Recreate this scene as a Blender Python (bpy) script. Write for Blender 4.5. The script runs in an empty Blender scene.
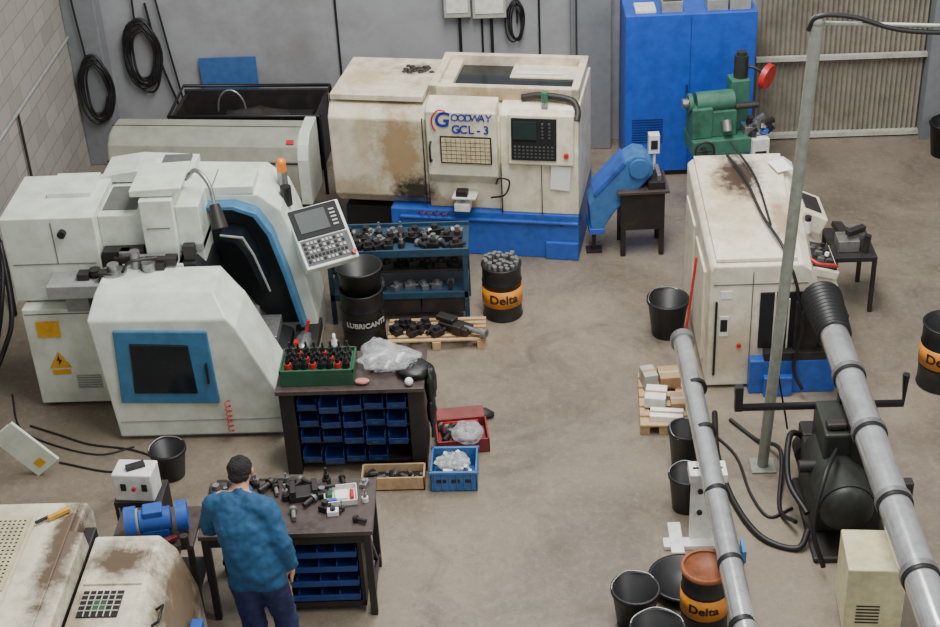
import bpy, bmesh, math, random
from mathutils import Matrix, Vector, Euler
random.seed(7)
SC=bpy.context.scene
COL=SC.collection
D2R=math.pi/180
# ------------------------------------------------------------------ materials
def lin(c):
    c=c/255.0
    return c/12.92 if c<=0.04045 else ((c+0.055)/1.055)**2.4
def C(rgb,a=1.0): return (lin(rgb[0]),lin(rgb[1]),lin(rgb[2]),a)
MATS={}
def mat(name,rgb,rough=.5,metal=0.0,dirt=None,amt=.35,scale=3.0,bump=0.0,bs=12,spots=(),alpha=1,fine=.12,thr=.5):
    if name in MATS: return MATS[name]
    m=bpy.data.materials.new(name); m.use_nodes=True; nt=m.node_tree; N=nt.nodes; L=nt.links
    b=N['Principled BSDF']; b.inputs['Roughness'].default_value=rough; b.inputs['Metallic'].default_value=metal
    tc=N.new('ShaderNodeTexCoord')
    def noise(sc,det=5,rgh=.6):
        n=N.new('ShaderNodeTexNoise'); n.inputs['Scale'].default_value=sc; n.inputs['Detail'].default_value=det
        n.inputs['Roughness'].default_value=rgh; L.new(tc.outputs['Object'],n.inputs['Vector']); return n
    def ramp(src,a,b_):
        r=N.new('ShaderNodeMapRange'); r.inputs['From Min'].default_value=a; r.inputs['From Max'].default_value=b_; r.clamp=True
        L.new(src,r.inputs['Value']); return r.outputs['Result']
    def mix(fac,c1,c2,mult=1.0):
        x=N.new('ShaderNodeMix'); x.data_type='RGBA'
        if mult!=1.0:
            mm=N.new('ShaderNodeMath'); mm.operation='MULTIPLY'; mm.inputs[1].default_value=mult; L.new(fac,mm.inputs[0]); fac=mm.outputs[0]
        L.new(fac,x.inputs[0])
        for i,c in ((6,c1),(7,c2)):
            if isinstance(c,tuple): x.inputs[i].default_value=c
            else: L.new(c,x.inputs[i])
        return x.outputs[2]
    base=C(rgb); dk=tuple(v*(1-fine*2) for v in base[:3])+(1,)
    col=mix(ramp(noise(scale*4).outputs['Fac'],.35,.7),base,dk)
    if dirt is not None:
        col=mix(ramp(noise(scale,8,.65).outputs['Fac'],thr,thr+.22),col,C(dirt),amt)
    for (c,s,dc,st) in spots:
        mp=N.new('ShaderNodeMapping'); mp.vector_type='POINT'
        mp.inputs['Scale'].default_value=(1/s[0],1/s[1],1/s[2]); mp.inputs['Location'].default_value=(-c[0]/s[0],-c[1]/s[1],-c[2]/s[2])
        L.new(tc.outputs['Object'],mp.inputs['Vector'])
        ln=N.new('ShaderNodeVectorMath'); ln.operation='LENGTH'; L.new(mp.outputs['Vector'],ln.inputs[0])
        n=noise(7,8,.75); ad=N.new('ShaderNodeMath'); ad.operation='MULTIPLY_ADD'; ad.inputs[1].default_value=1.8
        L.new(n.outputs['Fac'],ad.inputs[0]); L.new(ln.outputs['Value'],ad.inputs[2])
        col=mix(ramp(ad.outputs[0],2.0,1.35),col,C(dc),st)
    L.new(col,b.inputs['Base Color'])
    if bump:
        bp=N.new('ShaderNodeBump'); bp.inputs['Strength'].default_value=bump; bp.inputs['Distance'].default_value=.02
        L.new(noise(scale*bs).outputs['Fac'],bp.inputs['Height']); L.new(bp.outputs['Normal'],b.inputs['Normal'])
    if alpha<1:
        b.inputs['Alpha'].default_value=alpha
    MATS[name]=m; return m
CREAM=mat('cream_enamel',(232,225,202),.38,dirt=(160,138,102),amt=.5,scale=1.6)
CREAM_G=mat('cream_enamel_stained',(234,226,202),.38,dirt=(160,138,100),amt=.5,scale=1.6,
   spots=[((1.2,.0,.55),(.5,.3,.1),(150,115,70),.6),((.35,0,1.3),(.12,.4,.5),(190,165,120),.5),((.2,0,.7),(.4,.4,.14),(150,126,88),.6),((.74,0,1.12),(.3,.6,.62),(160,126,82),.85),((.86,0,.7),(.27,.4,.18),(36,29,24),.95)])
CREAM_R=mat('cream_roof_stained',(228,216,190),.45,dirt=(150,118,78),amt=.6,scale=2.2,spots=[((1.9,.2,1.66),(.6,.1,.3),(150,115,75),.6),((.3,.5,1.66),(.3,.2,.3),(186,158,112),.6),((.8,.75,1.66),(.24,.16,.3),(60,44,32),.9)])
CREAM_L=mat('cream_lathe_stained',(230,222,200),.38,dirt=(150,130,95),amt=.5,scale=2,spots=[((-.25,.1,1.35),(.3,.8,.4),(188,162,120),.65),((.15,-.3,1.3),(.14,.4,.4),(140,108,76),.75),((-.3,-.9,.4),(.4,.2,.3),(176,156,122),.6),((-.14,.42,1.45),(.24,.42,.5),(60,42,32),.97)])
CREAM_B=mat('cream_small_stained',(228,220,196),.45,dirt=(130,108,78),amt=.6,scale=2,spots=[((-.25,-.3,1.1),(.12,.6,.3),(120,98,68),.7),((.3,.3,.8),(.22,.8,.5),(96,76,54),.9),((-.06,.42,1.15),(.26,.24,.4),(80,58,42),.95)])
CREAM_A=mat('cream_vent_stained',(230,222,198),.45,dirt=(140,116,84),amt=.5,scale=1.8,spots=[((-.1,.3,1.2),(.2,.4,.3),(190,172,130),.5),((.3,.2,1.2),(.14,.9,.4),(84,64,46),.95)])
MINT=mat('pale_mint_enamel',(220,227,214),.34,dirt=(176,178,156),amt=.5,scale=1.2)
BLUE=mat('machine_blue',(46,92,182),.4,dirt=(30,45,80),amt=.5,scale=3)
BLUEC=mat('cabinet_blue',(36,88,196),.38,dirt=(28,60,140),amt=.4,scale=2)
BLUEL=mat('window_frame_blue',(66,120,160),.4,dirt=(44,80,110),amt=.35)
BLUED=mat('bin_blue',(34,68,134),.4,dirt=(24,40,80),amt=.4)
BLUEB=mat('bench_blue',(36,68,92),.5,dirt=(34,40,46),amt=.7)
STEELB=mat('grinder_blue',(60,112,172),.4,dirt=(40,60,90),amt=.4)
BLACK=mat('black_plastic',(24,24,26),.45,dirt=(55,50,46),amt=.3)
MBLACK=mat('matte_black_panel',(16,17,18),.75)
DARK=mat('dark_grimy_metal',(46,42,42),.5,.2,dirt=(84,70,58),amt=.5,scale=5)
DKTOP=mat('oily_steel_top',(92,80,76),.35,.3,dirt=(44,37,35),amt=.7,scale=4)
GREY=mat('grey_enamel',(150,152,150),.5,dirt=(110,104,96),amt=.35)
SEAM=mat('panel_gap',(96,98,92),.7)
GREYB=mat('grey_beige_cover',(160,160,146),.45,dirt=(126,120,100),amt=.5,scale=1.5)
SILVER=mat('brushed_steel_tube',(224,224,224),.2,.75,dirt=(150,144,138),amt=.3,scale=2)
STEEL=mat('bare_steel',(160,160,160),.35,.7,dirt=(84,76,68),amt=.5,scale=8)
GREEN=mat('machine_green',(62,112,92),.45,dirt=(34,56,48),amt=.5)
DGREEN=mat('dark_green_machine',(46,49,44),.5,dirt=(28,26,24),amt=.7,scale=5)
TRAYG=mat('tray_green',(44,88,62),.5,dirt=(24,44,34),amt=.4)
RED=mat('red_paint',(196,42,42),.4,dirt=(110,30,28),amt=.4)
REDD=mat('dark_red_box',(128,44,44),.5,dirt=(70,34,32),amt=.5)
ORANGE=mat('orange_lens',(236,130,30),.25,fine=.05)
YELLOW=mat('yellow_paint',(226,170,48),.45,dirt=(150,110,40),amt=.4)
AMBER=mat('amber_band',(222,140,40),.45,dirt=(130,80,34),amt=.5)
RUSTM=mat('rusty_drum_lid',(150,84,50),.6,dirt=(60,44,34),amt=.6,scale=4)
WHITE=mat('white_plastic',(232,232,226),.4,dirt=(180,175,160),amt=.3)
PAPER=mat('paper_white',(238,238,234),.8,fine=.03)
WOOD=mat('pallet_wood',(196,164,122),.75,dirt=(128,98,66),amt=.5,scale=5)
CARD=mat('cardboard',(172,140,104),.85,dirt=(130,104,76),amt=.3)
GLASS=mat('dark_window_glass',(26,34,40),.14,.1,fine=.1)
VOID=mat('dark_opening_fill',(20,24,26),.6,dirt=(50,50,46),amt=.4,scale=6)  # near-black colour carries the shade inside machine openings
SCREEN=mat('screen_glass',(26,42,40),.5,fine=.1)
KEYS=mat('key_pad',(176,174,164),.6,fine=.1)
KEYD=mat('key_pad_dark',(74,76,76),.6,fine=.1)
BROWNW=mat('brass_grille_window',(222,208,168),.4,.1,dirt=(140,112,72),amt=.6,scale=9)
RUBBER=mat('hose_rubber',(26,25,26),.5)
BAG=mat('clear_plastic_bag',(236,238,242),.12,dirt=(190,186,186),amt=.4,scale=9,bump=.8,bs=3,alpha=.3)
INK=mat('ink_dark',(26,28,40),.5); INKB=mat('ink_blue',(30,50,150),.5); INKR=mat('ink_red',(190,40,40),.5)
PIPEG=mat('galvanised_post',(146,150,138),.45,.3,dirt=(104,100,88),amt=.4,scale=4)
JACKET=mat('blue_work_jacket',(32,82,120),.85,dirt=(22,58,90),amt=.5,scale=4,bump=.35,bs=3)
TROUS=mat('navy_trousers',(34,42,84),.85,dirt=(20,24,52),amt=.4,scale=4,bump=.35,bs=3)
SKIN=mat('skin',(196,146,118),.55,fine=.06); HAIR=mat('dark_hair',(30,24,22),.75,bump=1.0,scale=9,bs=8); SHOE=mat('shoe_leather',(30,26,24),.5)
PINK=mat('pink_cloth',(190,120,112),.8)
# ------------------------------------------------------------------ builders
class B:
    def __init__(s,name,mats,parent=None,label=None):
        s.name=name; s.mats=mats if isinstance(mats,(list,tuple)) else [mats]; s.parent=parent
        s.off=Vector((0,0,0)); s.bm=bmesh.new(); s.label=label
        s.mi=0
    def m(s,i): s.mi=i; return s
    def add(s,vs,fs,smooth=False):
        V=[s.bm.verts.new(Vector(v)-s.off) for v in vs]
        for i,f in enumerate(fs):
            try:
                F=s.bm.faces.new([V[k] for k in f]); F.material_index=s.mi
                F.smooth=(smooth and len(f)<=4)
            except ValueError: pass
        return s
    def box(s,x0,x1,y0,y1,z0,z1):
        return s.add([(x0,y0,z0),(x1,y0,z0),(x1,y1,z0),(x0,y1,z0),(x0,y0,z1),(x1,y0,z1),(x1,y1,z1),(x0,y1,z1)],
          [(0,3,2,1),(4,5,6,7),(0,1,5,4),(1,2,6,5),(2,3,7,6),(3,0,4,7)])
    def obox(s,c,sz,rot=(0,0,0)):
        R=Euler([a*D2R for a in rot]).to_matrix(); h=[v/2 for v in sz]; c=Vector(c)
        vs=[c+R@Vector((x*h[0],y*h[1],z*h[2])) for z in(-1,1) for (x,y) in((-1,-1),(1,-1),(1,1),(-1,1))]
        return s.add(vs,[(0,3,2,1),(4,5,6,7),(0,1,5,4),(1,2,6,5),(2,3,7,6),(3,0,4,7)])
    def prism(s,pts,ax,a,b):
        n=len(pts); A=a if isinstance(a,(list,tuple)) else [a]*n; Bb=b if isinstance(b,(list,tuple)) else [b]*n
        def P(p,t): return {'x':(t,p[0],p[1]),'y':(p[0],t,p[1]),'z':(p[0],p[1],t)}[ax]
        vs=[P(p,A[i]) for i,p in enumerate(pts)]+[P(p,Bb[i]) for i,p in enumerate(pts)]
        fs=[tuple(range(n)),tuple(range(2*n-1,n-1,-1))]+[(i,(i+1)%n,n+(i+1)%n,n+i) for i in range(n)]
        return s.add(vs,fs)
    def band(s,outer,inner,y0,y1):
        n=len(outer); vs=[]
        for y in (y0,y1):
            vs+=[(x,y,z) for x,z in outer]+[(x,y,z) for x,z in inner]
        fs=[]
        for i in range(n-1):
            fs+=[(i,i+1,n+i+1,n+i),(2*n+i,3*n+i,3*n+i+1,2*n+i+1),(i,2*n+i,2*n+i+1,i+1),(n+i,n+i+1,3*n+i+1,3*n+i)]
        fs+=[(0,n,3*n,2*n),(n-1,3*n-1,4*n-1,2*n-1)]
        return s.add(vs,fs)
    def cyl(s,p0,p1,r0,r1=None,seg=20,caps=True):
        if r1 is None: r1=r0
        p0=Vector(p0);p1=Vector(p1); d=(p1-p0).normalized(); u=d.orthogonal().normalized(); w=d.cross(u)
        vs=[]
        for p,r in((p0,r0),(p1,r1)):
            for i in range(seg):
                a=2*math.pi*i/seg; vs.append(p+u*math.cos(a)*r+w*math.sin(a)*r)
        s.add(vs,[(i,(i+1)%seg,seg+(i+1)%seg,seg+i) for i in range(seg)],True)
        if caps: 
            s.add(vs[:seg],[tuple(range(seg))]); s.add(vs[seg:],[tuple(range(seg))])
        return s
    def rev(s,prof,c=(0,0,0),seg=28):
        c=Vector(c); vs=[];fs=[]; n=len(prof)
        for (r,z) in prof:
            for i in range(seg):
                a=2*math.pi*i/seg; vs.append(c+Vector((math.cos(a)*max(r,.0005),math.sin(a)*max(r,.0005),z)))
        for j in range(n-1):
            for i in range(seg):
                k=(i+1)%seg; fs.append((j*seg+i,j*seg+k,(j+1)*seg+k,(j+1)*seg+i))
        return s.add(vs,fs,True)
    def tube(s,pts,r,seg=8,sub=6):
        P=[Vector(p) for p in pts]
        if len(P)>2 and sub>1:
            Q=[]; E=[P[0]*2-P[1]]+P+[P[-1]*2-P[-2]]
            for i in range(1,len(E)-2):
                a,b,c,d=E[i-1:i+3]
                for k in range(sub):
                    t=k/sub; Q.append(.5*((2*b)+(c-a)*t+(2*a-5*b+4*c-d)*t*t+(3*b-a-3*c+d)*t**3))
            Q.append(P[-1]); P=Q
        vs=[];fs=[]; u=None
        for i,p in enumerate(P):
            d=(P[min(i+1,len(P)-1)]-P[max(i-1,0)]).normalized()
            if u is None: u=d.orthogonal().normalized()
            else:
                u=(u-d*u.dot(d)); u=u.normalized() if u.length>1e-6 else d.orthogonal().normalized()
            w=d.cross(u)
            rr=r if not callable(r) else r(i/(len(P)-1))
            for k in range(seg):
                a=2*math.pi*k/seg; vs.append(p+u*math.cos(a)*rr+w*math.sin(a)*rr)
        for i in range(len(P)-1):
            for k in range(seg):
                k2=(k+1)%seg; fs.append((i*seg+k,i*seg+k2,(i+1)*seg+k2,(i+1)*seg+k))
        s.add(vs,fs,True)
        s.add(vs[:seg],[tuple(range(seg))]); s.add(vs[-seg:],[tuple(range(seg))]); return s
    def sph(s,c,r,seg=16,rings=10,jit=0):
        if not isinstance(r,(tuple,list)): r=(r,r,r)
        vs=[];fs=[]
        for j in range(rings+1):
            ph=math.pi*j/rings
            for i in range(seg):
                a=2*math.pi*i/seg; q=1+random.uniform(-jit,jit)
                rr=max(math.sin(ph),.01)
                vs.append((c[0]+r[0]*rr*math.cos(a)*q,c[1]+r[1]*rr*math.sin(a)*q,c[2]+r[2]*math.cos(ph)*q))
        for j in range(rings):
            for i in range(seg):
                k=(i+1)%seg; fs.append((j*seg+i,j*seg+k,(j+1)*seg+k,(j+1)*seg+i))
        return s.add(vs,fs,True)
    def text(s,txt,size,pos,rot=(90,0,0),offset=.0,wrap=None,shear=0):
        cu=bpy.data.curves.new('t','FONT'); cu.body=txt; cu.size=size; cu.extrude=.002; cu.align_x='CENTER'; cu.align_y='CENTER'; cu.offset=offset; cu.shear=shear
        ob=bpy.data.objects.new('t',cu); me=bpy.data.meshes.new_from_object(ob)
        R=Euler([a*D2R for a in rot]).to_matrix(); vs=[]
        for v in me.vertices:
            if wrap:   # wrap around vertical cylinder of radius wrap, centre pos
                a=v.co.x/wrap+rot[2]*D2R-math.pi/2; rr=wrap+.003+v.co.z
                vs.append(Vector(pos)+Vector((math.cos(a)*rr,math.sin(a)*rr,v.co.y)))
            else: vs.append(Vector(pos)+R@v.co)
        s.add(vs,[tuple(p.vertices) for p in me.polygons])
        bpy.data.objects.remove(ob); bpy.data.curves.remove(cu); return s
    def mesh(s,me):
        return s.add([v.co.copy() for v in me.vertices],[tuple(p.vertices) for p in me.polygons],True)
    def done(s,bevel=0,loc=None,rotz=0,seg=2):
        bm=s.bm
        bmesh.ops.recalc_face_normals(bm,faces=bm.faces)
        me=bpy.data.meshes.new(s.name); bm.to_mesh(me); bm.free()
        for m_ in s.mats: me.materials.append(m_)
        ob=bpy.data.objects.new(s.name,me); COL.objects.link(ob)
        if s.parent: ob.parent=s.parent
        if s.label: ob['label']=s.label
        if loc is not None: ob.location=loc
        ob.rotation_euler=(0,0,rotz*D2R)
        if bevel:
            md=ob.modifiers.new('bevel','BEVEL'); md.width=bevel; md.segments=seg; md.limit_method='ANGLE'; md.angle_limit=40*D2R; md.harden_normals=False
        return ob
def thing(name,label,cat,loc,rotz=0,group=None):
    e=bpy.data.objects.new(name,None); e.empty_display_size=.1; COL.objects.link(e); e.location=loc; e.rotation_euler=(0,0,rotz*D2R)
    e['label']=label; e['category']=cat
    if group: e['group']=group
    return e
def tag(ob,label,cat,group=None):
    ob['label']=label; ob['category']=cat
    if group: ob['group']=group
    return ob
def struct(ob): ob['kind']='structure'; return ob
def kids(o): return [c for c in COL.objects if c.parent==o]
def dup(root,loc,rotz=None,label=None):
    n=root.copy(); COL.objects.link(n); n.location=loc
    if rotz is not None: n.rotation_euler=(0,0,rotz*D2R)
    if label: n['label']=label
    for c in kids(root):
        k=c.copy(); k.parent=n; COL.objects.link(k)
        for g in kids(c):
            kk=g.copy(); kk.parent=k; COL.objects.link(kk)
    return n
def maker(root):
    def f(n,m_,p=None,label=None):
        b=B(n,m_,p or root,label=label); b.off=Vector(root.location); return b
    return f
# ------------------------------------------------------------------ room
def shader_floor():
    m=bpy.data.materials.new('worn_concrete'); m.use_nodes=True; nt=m.node_tree; N=nt.nodes; L=nt.links; b=N['Principled BSDF']
    tc=N.new('ShaderNodeTexCoord')
    def nz(s,d=6,r=.6,dist=0):
        n=N.new('ShaderNodeTexNoise'); n.inputs['Scale'].default_value=s; n.inputs['Detail'].default_value=d; n.inputs['Roughness'].default_value=r
        n.inputs['Distortion'].default_value=dist; L.new(tc.outputs['Object'],n.inputs['Vector']); return n.outputs['Fac']
    def rg(x,a,c,to=1.0,lo=0):
        r=N.new('ShaderNodeMapRange'); r.inputs['From Min'].default_value=a; r.inputs['From Max'].default_value=c; r.inputs['To Max'].default_value=to; r.inputs['To Min'].default_value=lo; L.new(x,r.inputs['Value']); return r.outputs['Result']
    def mx(f,c1,c2):
        x=N.new('ShaderNodeMix'); x.data_type='RGBA'; L.new(f,x.inputs[0])
        for i,c in((6,c1),(7,c2)):
            if isinstance(c,tuple): x.inputs[i].default_value=c
            else: L.new(c,x.inputs[i])
        return x.outputs[2]
    col=mx(rg(nz(.35,4,.5),.35,.65),C((142,130,113)),C((114,104,91)))
    col=mx(rg(nz(.9,9,.7,.5),.44,.66,.7),col,C((90,81,71)))
    col=mx(rg(nz(3.0,9,.76),.52,.74,.55),col,C((68,60,53)))
    col=mx(rg(nz(16,5,.74),.5,.76,.35),col,C((170,158,139)))
    col=mx(rg(nz(48,3,.72),.53,.76,.35),col,C((74,66,58)))
    col=mx(rg(nz(.7,8,.65,1.2),.57,.68,.55),col,C((62,55,48)))
    L.new(col,b.inputs['Base Color'])
    L.new(rg(nz(1.5,6),.35,.65,.5,.22),b.inputs['Roughness'])
    bp=N.new('ShaderNodeBump'); bp.inputs['Strength'].default_value=.1; L.new(nz(30),bp.inputs['Height']); L.new(bp.outputs['Normal'],b.inputs['Normal'])
    return m
def shader_block():
    m=bpy.data.materials.new('concrete_block'); m.use_nodes=True; nt=m.node_tree; N=nt.nodes; L=nt.links; b=N['Principled BSDF']; b.inputs['Roughness'].default_value=.85
    tc=N.new('ShaderNodeTexCoord'); sp=N.new('ShaderNodeSeparateXYZ'); cb=N.new('ShaderNodeCombineXYZ'); L.new(tc.outputs['Object'],sp.inputs[0])
    L.new(sp.outputs['Y'],cb.inputs['X']); L.new(sp.outputs['Z'],cb.inputs['Y'])
    br=N.new('ShaderNodeTexBrick'); L.new(cb.outputs[0],br.inputs['Vector']); br.inputs['Scale'].default_value=1
    br.inputs['Brick Width'].default_value=.4; br.inputs['Row Height'].default_value=.2; br.inputs['Mortar Size'].default_value=.006
    br.inputs['Color1'].default_value=C((160,154,146)); br.inputs['Color2'].default_value=C((144,139,132)); br.inputs['Mortar'].default_value=C((120,116,110))
    L.new(br.outputs['Color'],b.inputs['Base Color']); return m
FL=shader_floor()
struct(B('floor',FL).box(-5.3,7.2,4.0,16.6,-.2,0).done())
struct(B('wall_left',shader_block()).box(-5.3,-5.1,4.0,16.45,0,4.5).done())
WB=mat('grey_rendered_wall',(156,157,160),.75,dirt=(122,120,119),amt=.6,scale=.9,fine=.06)
struct(B('wall_back',WB).box(-5.1,7.2,16.25,16.45,0,4.5).done())
struct(B('wall_right',WB).box(7.0,7.2,4.0,16.25,0,4.5).done())
PW=mat('grey_painted_column',(124,127,130),.7,dirt=(98,98,98),amt=.4,fine=.05)
struct(B('trim_1',PW).box(.67,1.05,15.98,16.25,0,4.5).box(.6,.66,16.15,16.25,0,4.5).done(.01))
struct(B('trim_2',PW).box(-5.1,-4.72,16.0,16.25,0,4.5).done(.01))
CORR=mat('corrugated_beige_sheet',(158,152,137),.55,dirt=(118,106,88),amt=.6,scale=1.5)
b=B('door_1',[CORR,mat('door_rail_pale',(192,190,178),.6,dirt=(130,120,100),amt=.4),PW]); n=34; x0=2.7;x1=4.62; vs=[];fs=[]
for i in range(n*2+1):
    x=x0+(x1-x0)*i/(n*2); y=16.17-(.05 if i%2 else 0); vs+= [(x,y,.05),(x,y,3.6)]
for i in range(n*2): fs.append((2*i,2*i+2,2*i+3,2*i+1))
b.add(vs,fs).m(1).box(x0,x1,16.05,16.11,.98,1.03).box(x0,x1,16.06,16.14,.02,.07).m(2).box(4.62,4.86,15.95,16.2,0,3.6).box(4.9,6.9,16.1,16.2,0,3.6)
struct(b.done())
# ------------------------------------------------------------------ big lathe (cream/blue) facing the camera
G=thing('cnc_lathe','cream and blue CNC lathe with rust-stained front and dark control screen','machine',(-1.93,13.82,0),-9.5)
G.scale=(.972,1.02,1)
B('base',BLUE,G).prism([(.6,.5),(.6,.24),(.72,.1),(1.3,.1),(1.34,0),(2.6,0),(2.6,.5)],'y',-.02,1.1).box(.0,.25,.3,1.0,0,.3).box(.7,2.6,-.05,0,.4,.43).done(.012)
B('base_step',BLUE,G).box(2.25,2.6,-.05,.02,.0,.2).done(.012)
B('dark_recess_fill',BLACK,G).box(.06,.62,.15,.6,.12,.42).done(.01)  # black box painted in for the dark recess under the body
B('body',[CREAM_G,CREAM_R],G).prism([(.16,.48),(.02,.62),(0,1.48),(.1,1.6),(1.05,1.66),(1.05,.48)],'x',0,1.02).prism([(.05,.5),(.02,.8),(.02,1.5),(.3,1.62),(1.05,1.66),(1.05,.5)],'x',1.02,1.8).prism([(.0,.5),(-.02,1.0),(.02,1.56),(.12,1.63),(1.05,1.66),(1.05,.5)],'x',1.8,2.6).done(.015)
B('roof_hood',[CREAM_R,GLASS,WHITE],G).box(.02,1.0,.08,1.04,1.64,1.7).box(1.04,2.58,.22,.3,1.62,1.76).box(1.04,2.58,.98,1.05,1.62,1.78).box(1.04,1.12,.22,1.05,1.62,1.77).box(2.5,2.58,.22,1.05,1.62,1.77).box(1.12,1.25,.3,.98,1.6,1.72).m(1).box(1.12,2.5,.3,.98,1.62,1.672).m(0).box(1.8,2.5,.66,.98,1.67,1.69).m(2).box(1.85,2.35,.72,.78,1.69,1.71).done(.006)
Dd=B('sliding_door',CREAM_G,G).prism([(-.0,.82),(-.09,.94),(-.1,1.62),(-.06,1.67),(.12,1.71),(.12,.82)],'x',1.06,1.78).done(.01)
b=B('window',[BROWNW,DARK],Dd,label='yellowed window with grille'); b.m(1).box(1.2,1.73,-.11,-.09,1.08,1.37).m(0).box(1.215,1.715,-.118,-.1,1.095,1.355).m(1)
for i in range(1,10): b.box(1.215+i*.05-.002,1.215+i*.05+.002,-.12,-.115,1.095,1.355)
for i in range(1,6): b.box(1.215,1.715,-.12,-.115,1.095+i*.043-.002,1.095+i*.043+.002)
b.done()
b=B('brand_lettering',[INKB,INKR],Dd)
for i,ch in enumerate('OODWAY'): b.m(0).text(ch,.105,(1.36+i*.069,-.107,1.57),(90,0,0),.001,shear=.1)
for i,ch in enumerate('GCL-3'): b.m(0).text(ch,.125,(1.37+i*.078,-.107,1.445),(90,0,0),.002)
b.text('G',.22,(1.225,-.107,1.54),(90,0,0),.004,shear=.15).m(1).tube([(1.27,-.115,1.645),(1.19,-.115,1.645),(1.13,-.115,1.57),(1.13,-.115,1.49),(1.16,-.115,1.43)],.008,6); b.done()
B('handle',BLACK,Dd).tube([(1.1,-.1,1.1),(1.1,-.15,1.12),(1.1,-.15,1.28),(1.1,-.1,1.3)],.012).done()
cp=B('control_panel',CREAM,G).prism([(-.02,1.05),(-.09,1.09),(-.05,1.6),(.06,1.62)],'x',1.9,2.56).done(.01)
b=B('screen',[MBLACK,SCREEN,KEYD,RED],cp); b.m(0).obox((2.16,-.075,1.355),(.46,.02,.43),(-5,0,0)).m(1).obox((2.07,-.085,1.45),(.24,.02,.18),(-5,0,0)).m(2)
for i in range(10):
    for j in range(4): b.obox((1.97+i*.042,-.095,1.175+j*.036),(.022,.016,.016),(-5,0,0))
for j in range(5): b.obox((2.25,-.083,1.38+j*.036),(.02,.025,.018),(-5,0,0)); b.obox((2.32,-.083,1.38+j*.036),(.02,.025,.018),(-5,0,0))
b.m(3).cyl((2.49,-.06,1.2),(2.49,-.11,1.2),.025); b.done()
B('paper_note',PAPER,G).obox((2.42,-.045,.93),(.2,.004,.27),(3,4,0)).done()
B('panel_seam',DARK,G).box(.99,1.0,-.004,.02,.55,1.5).done()
B('panel_seam',DARK,G).box(1.8,1.808,-.03,.02,.5,1.05).done()
B('panel_seam',DARK,G).box(2.22,2.226,-.025,0,.5,1.05).done()
B('bracket_shelf',[WHITE,DARK,STEEL],G).box(1.3,1.55,-.16,0,.7,.72).box(1.32,1.48,-.15,-.03,.56,.64).m(1).box(1.34,1.46,-.14,-.05,.72,.78).m(2).cyl((1.4,-.1,.64),(1.4,-.1,.7),.02).done(.004)
B('coolant_hose',RUBBER,G).tube([(1.75,-.05,.84),(1.8,-.12,.94),(1.9,-.1,.9),(1.85,-.1,.75),(1.7,-.08,.7)],.01).done()
B('air_hose',REDD,G,label='short red coiled air hose').tube([(.9+i*.02,-.05+.025*math.sin(i*1.6),.47+.02*math.cos(i*1.6)) for i in range(18)],.005,6,3).done()
B('signal_lamp',[GREEN,STEEL],G).m(1).cyl((2.25,.1,1.62),(2.25,.1,1.68),.035).m(0).cyl((2.25,.1,1.68),(2.25,.1,1.78),.035).done()
B('air_duct',DARK,G).tube([(2.0,.2,1.67),(2.2,.2,1.7),(2.5,.16,1.68),(2.58,.1,1.6),(2.58,.02,1.52)],.035,12).done()
B('nameplate',INK,G).cyl((2.42,-.0,.4),(2.42,-.026,.4),.025).done()
b=B('chips_on_roof',DARK,G)
for i in range(30): b.sph((.78+random.gauss(0,.09),.75+random.gauss(0,.05),1.705),(.03,.025,.012),8,5,.15)
b.done()
# ------------------------------------------------------------------ machining centre at left wall
V=thing('machining_centre','pale mint CNC machining centre with blue-framed side window and dark opening','machine',(-3.0,11.3,0))
VB=maker(V)
Fv=[(-3.53,10.45,.04),(-2.1,10.45,.04),(-2.08,10.45,.3),(-2.14,10.45,.5),(-2.4,10.45,1.12),(-2.46,10.45,1.2),(-3.62,10.45,1.22)]
vs=Fv+[(-2.58,10.62,1.38),(-3.57,10.64,1.38)]+[(-3.53,11.05,.04),(-2.1,11.05,.04),(-2.08,11.05,.3),(-2.14,11.05,.5),(-2.4,11.05,1.12),(-2.46,11.05,1.2),(-2.58,11.05,1.38),(-3.57,11.05,1.38),(-3.62,11.05,1.22)]
fs=[(0,1,2,3,4,5,6),(6,5,7,8),(8,7,15,16),(5,14,15,7),(4,13,14,5),(3,12,13,4),(2,11,12,3),(1,10,11,2),(0,9,10,1),(0,6,17,9),(6,8,16,17),(9,17,16,15,14,13,12,11,10)]
VB('housing',MINT).add(vs,fs).done(.016,seg=2)
VB('base',GREY).box(-3.5,-2.15,10.5,12.2,0,.06).done()
VB('window',[BLUEL,GLASS],None,label='blue-framed dark window').m(0).prism([(-3.46,.41),(-2.62,.38),(-2.64,1.1),(-3.42,1.13)],'y',10.425,10.46).m(1).prism([(-3.33,.51),(-2.79,.49),(-2.81,.98),(-3.3,1.01)],'y',10.415,10.44).done(.012)
VB('handle',BLACK).box(-2.69,-2.675,10.4,10.43,.6,.8).done(.003)
VB('seam_trim',GREY).box(-3.5,-2.12,10.444,10.452,.2,.206).done()
VB('machining_bay',[VOID,STEEL]).m(0).box(-3.5,-2.35,11.05,11.56,.05,.5).prism([(-2.4,.06),(-2.1,.06),(-2.12,.42),(-2.3,.5)],'y',11.05,11.56).prism([(-2.95,.5),(-2.5,.5),(-2.72,1.3),(-2.8,1.4),(-2.95,1.4)],'y',11.06,11.56).m(1).box(-2.5,-2.2,11.12,11.5,.5,.6).cyl((-2.4,11.3,.6),(-2.4,11.3,.8),.07,.05).done(.008)  # near-black filler shades the bay so it reads as an opening
VB('bay_cover',MINT).box(-3.5,-2.9,11.05,11.6,.5,1.4).done(.01)
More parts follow.
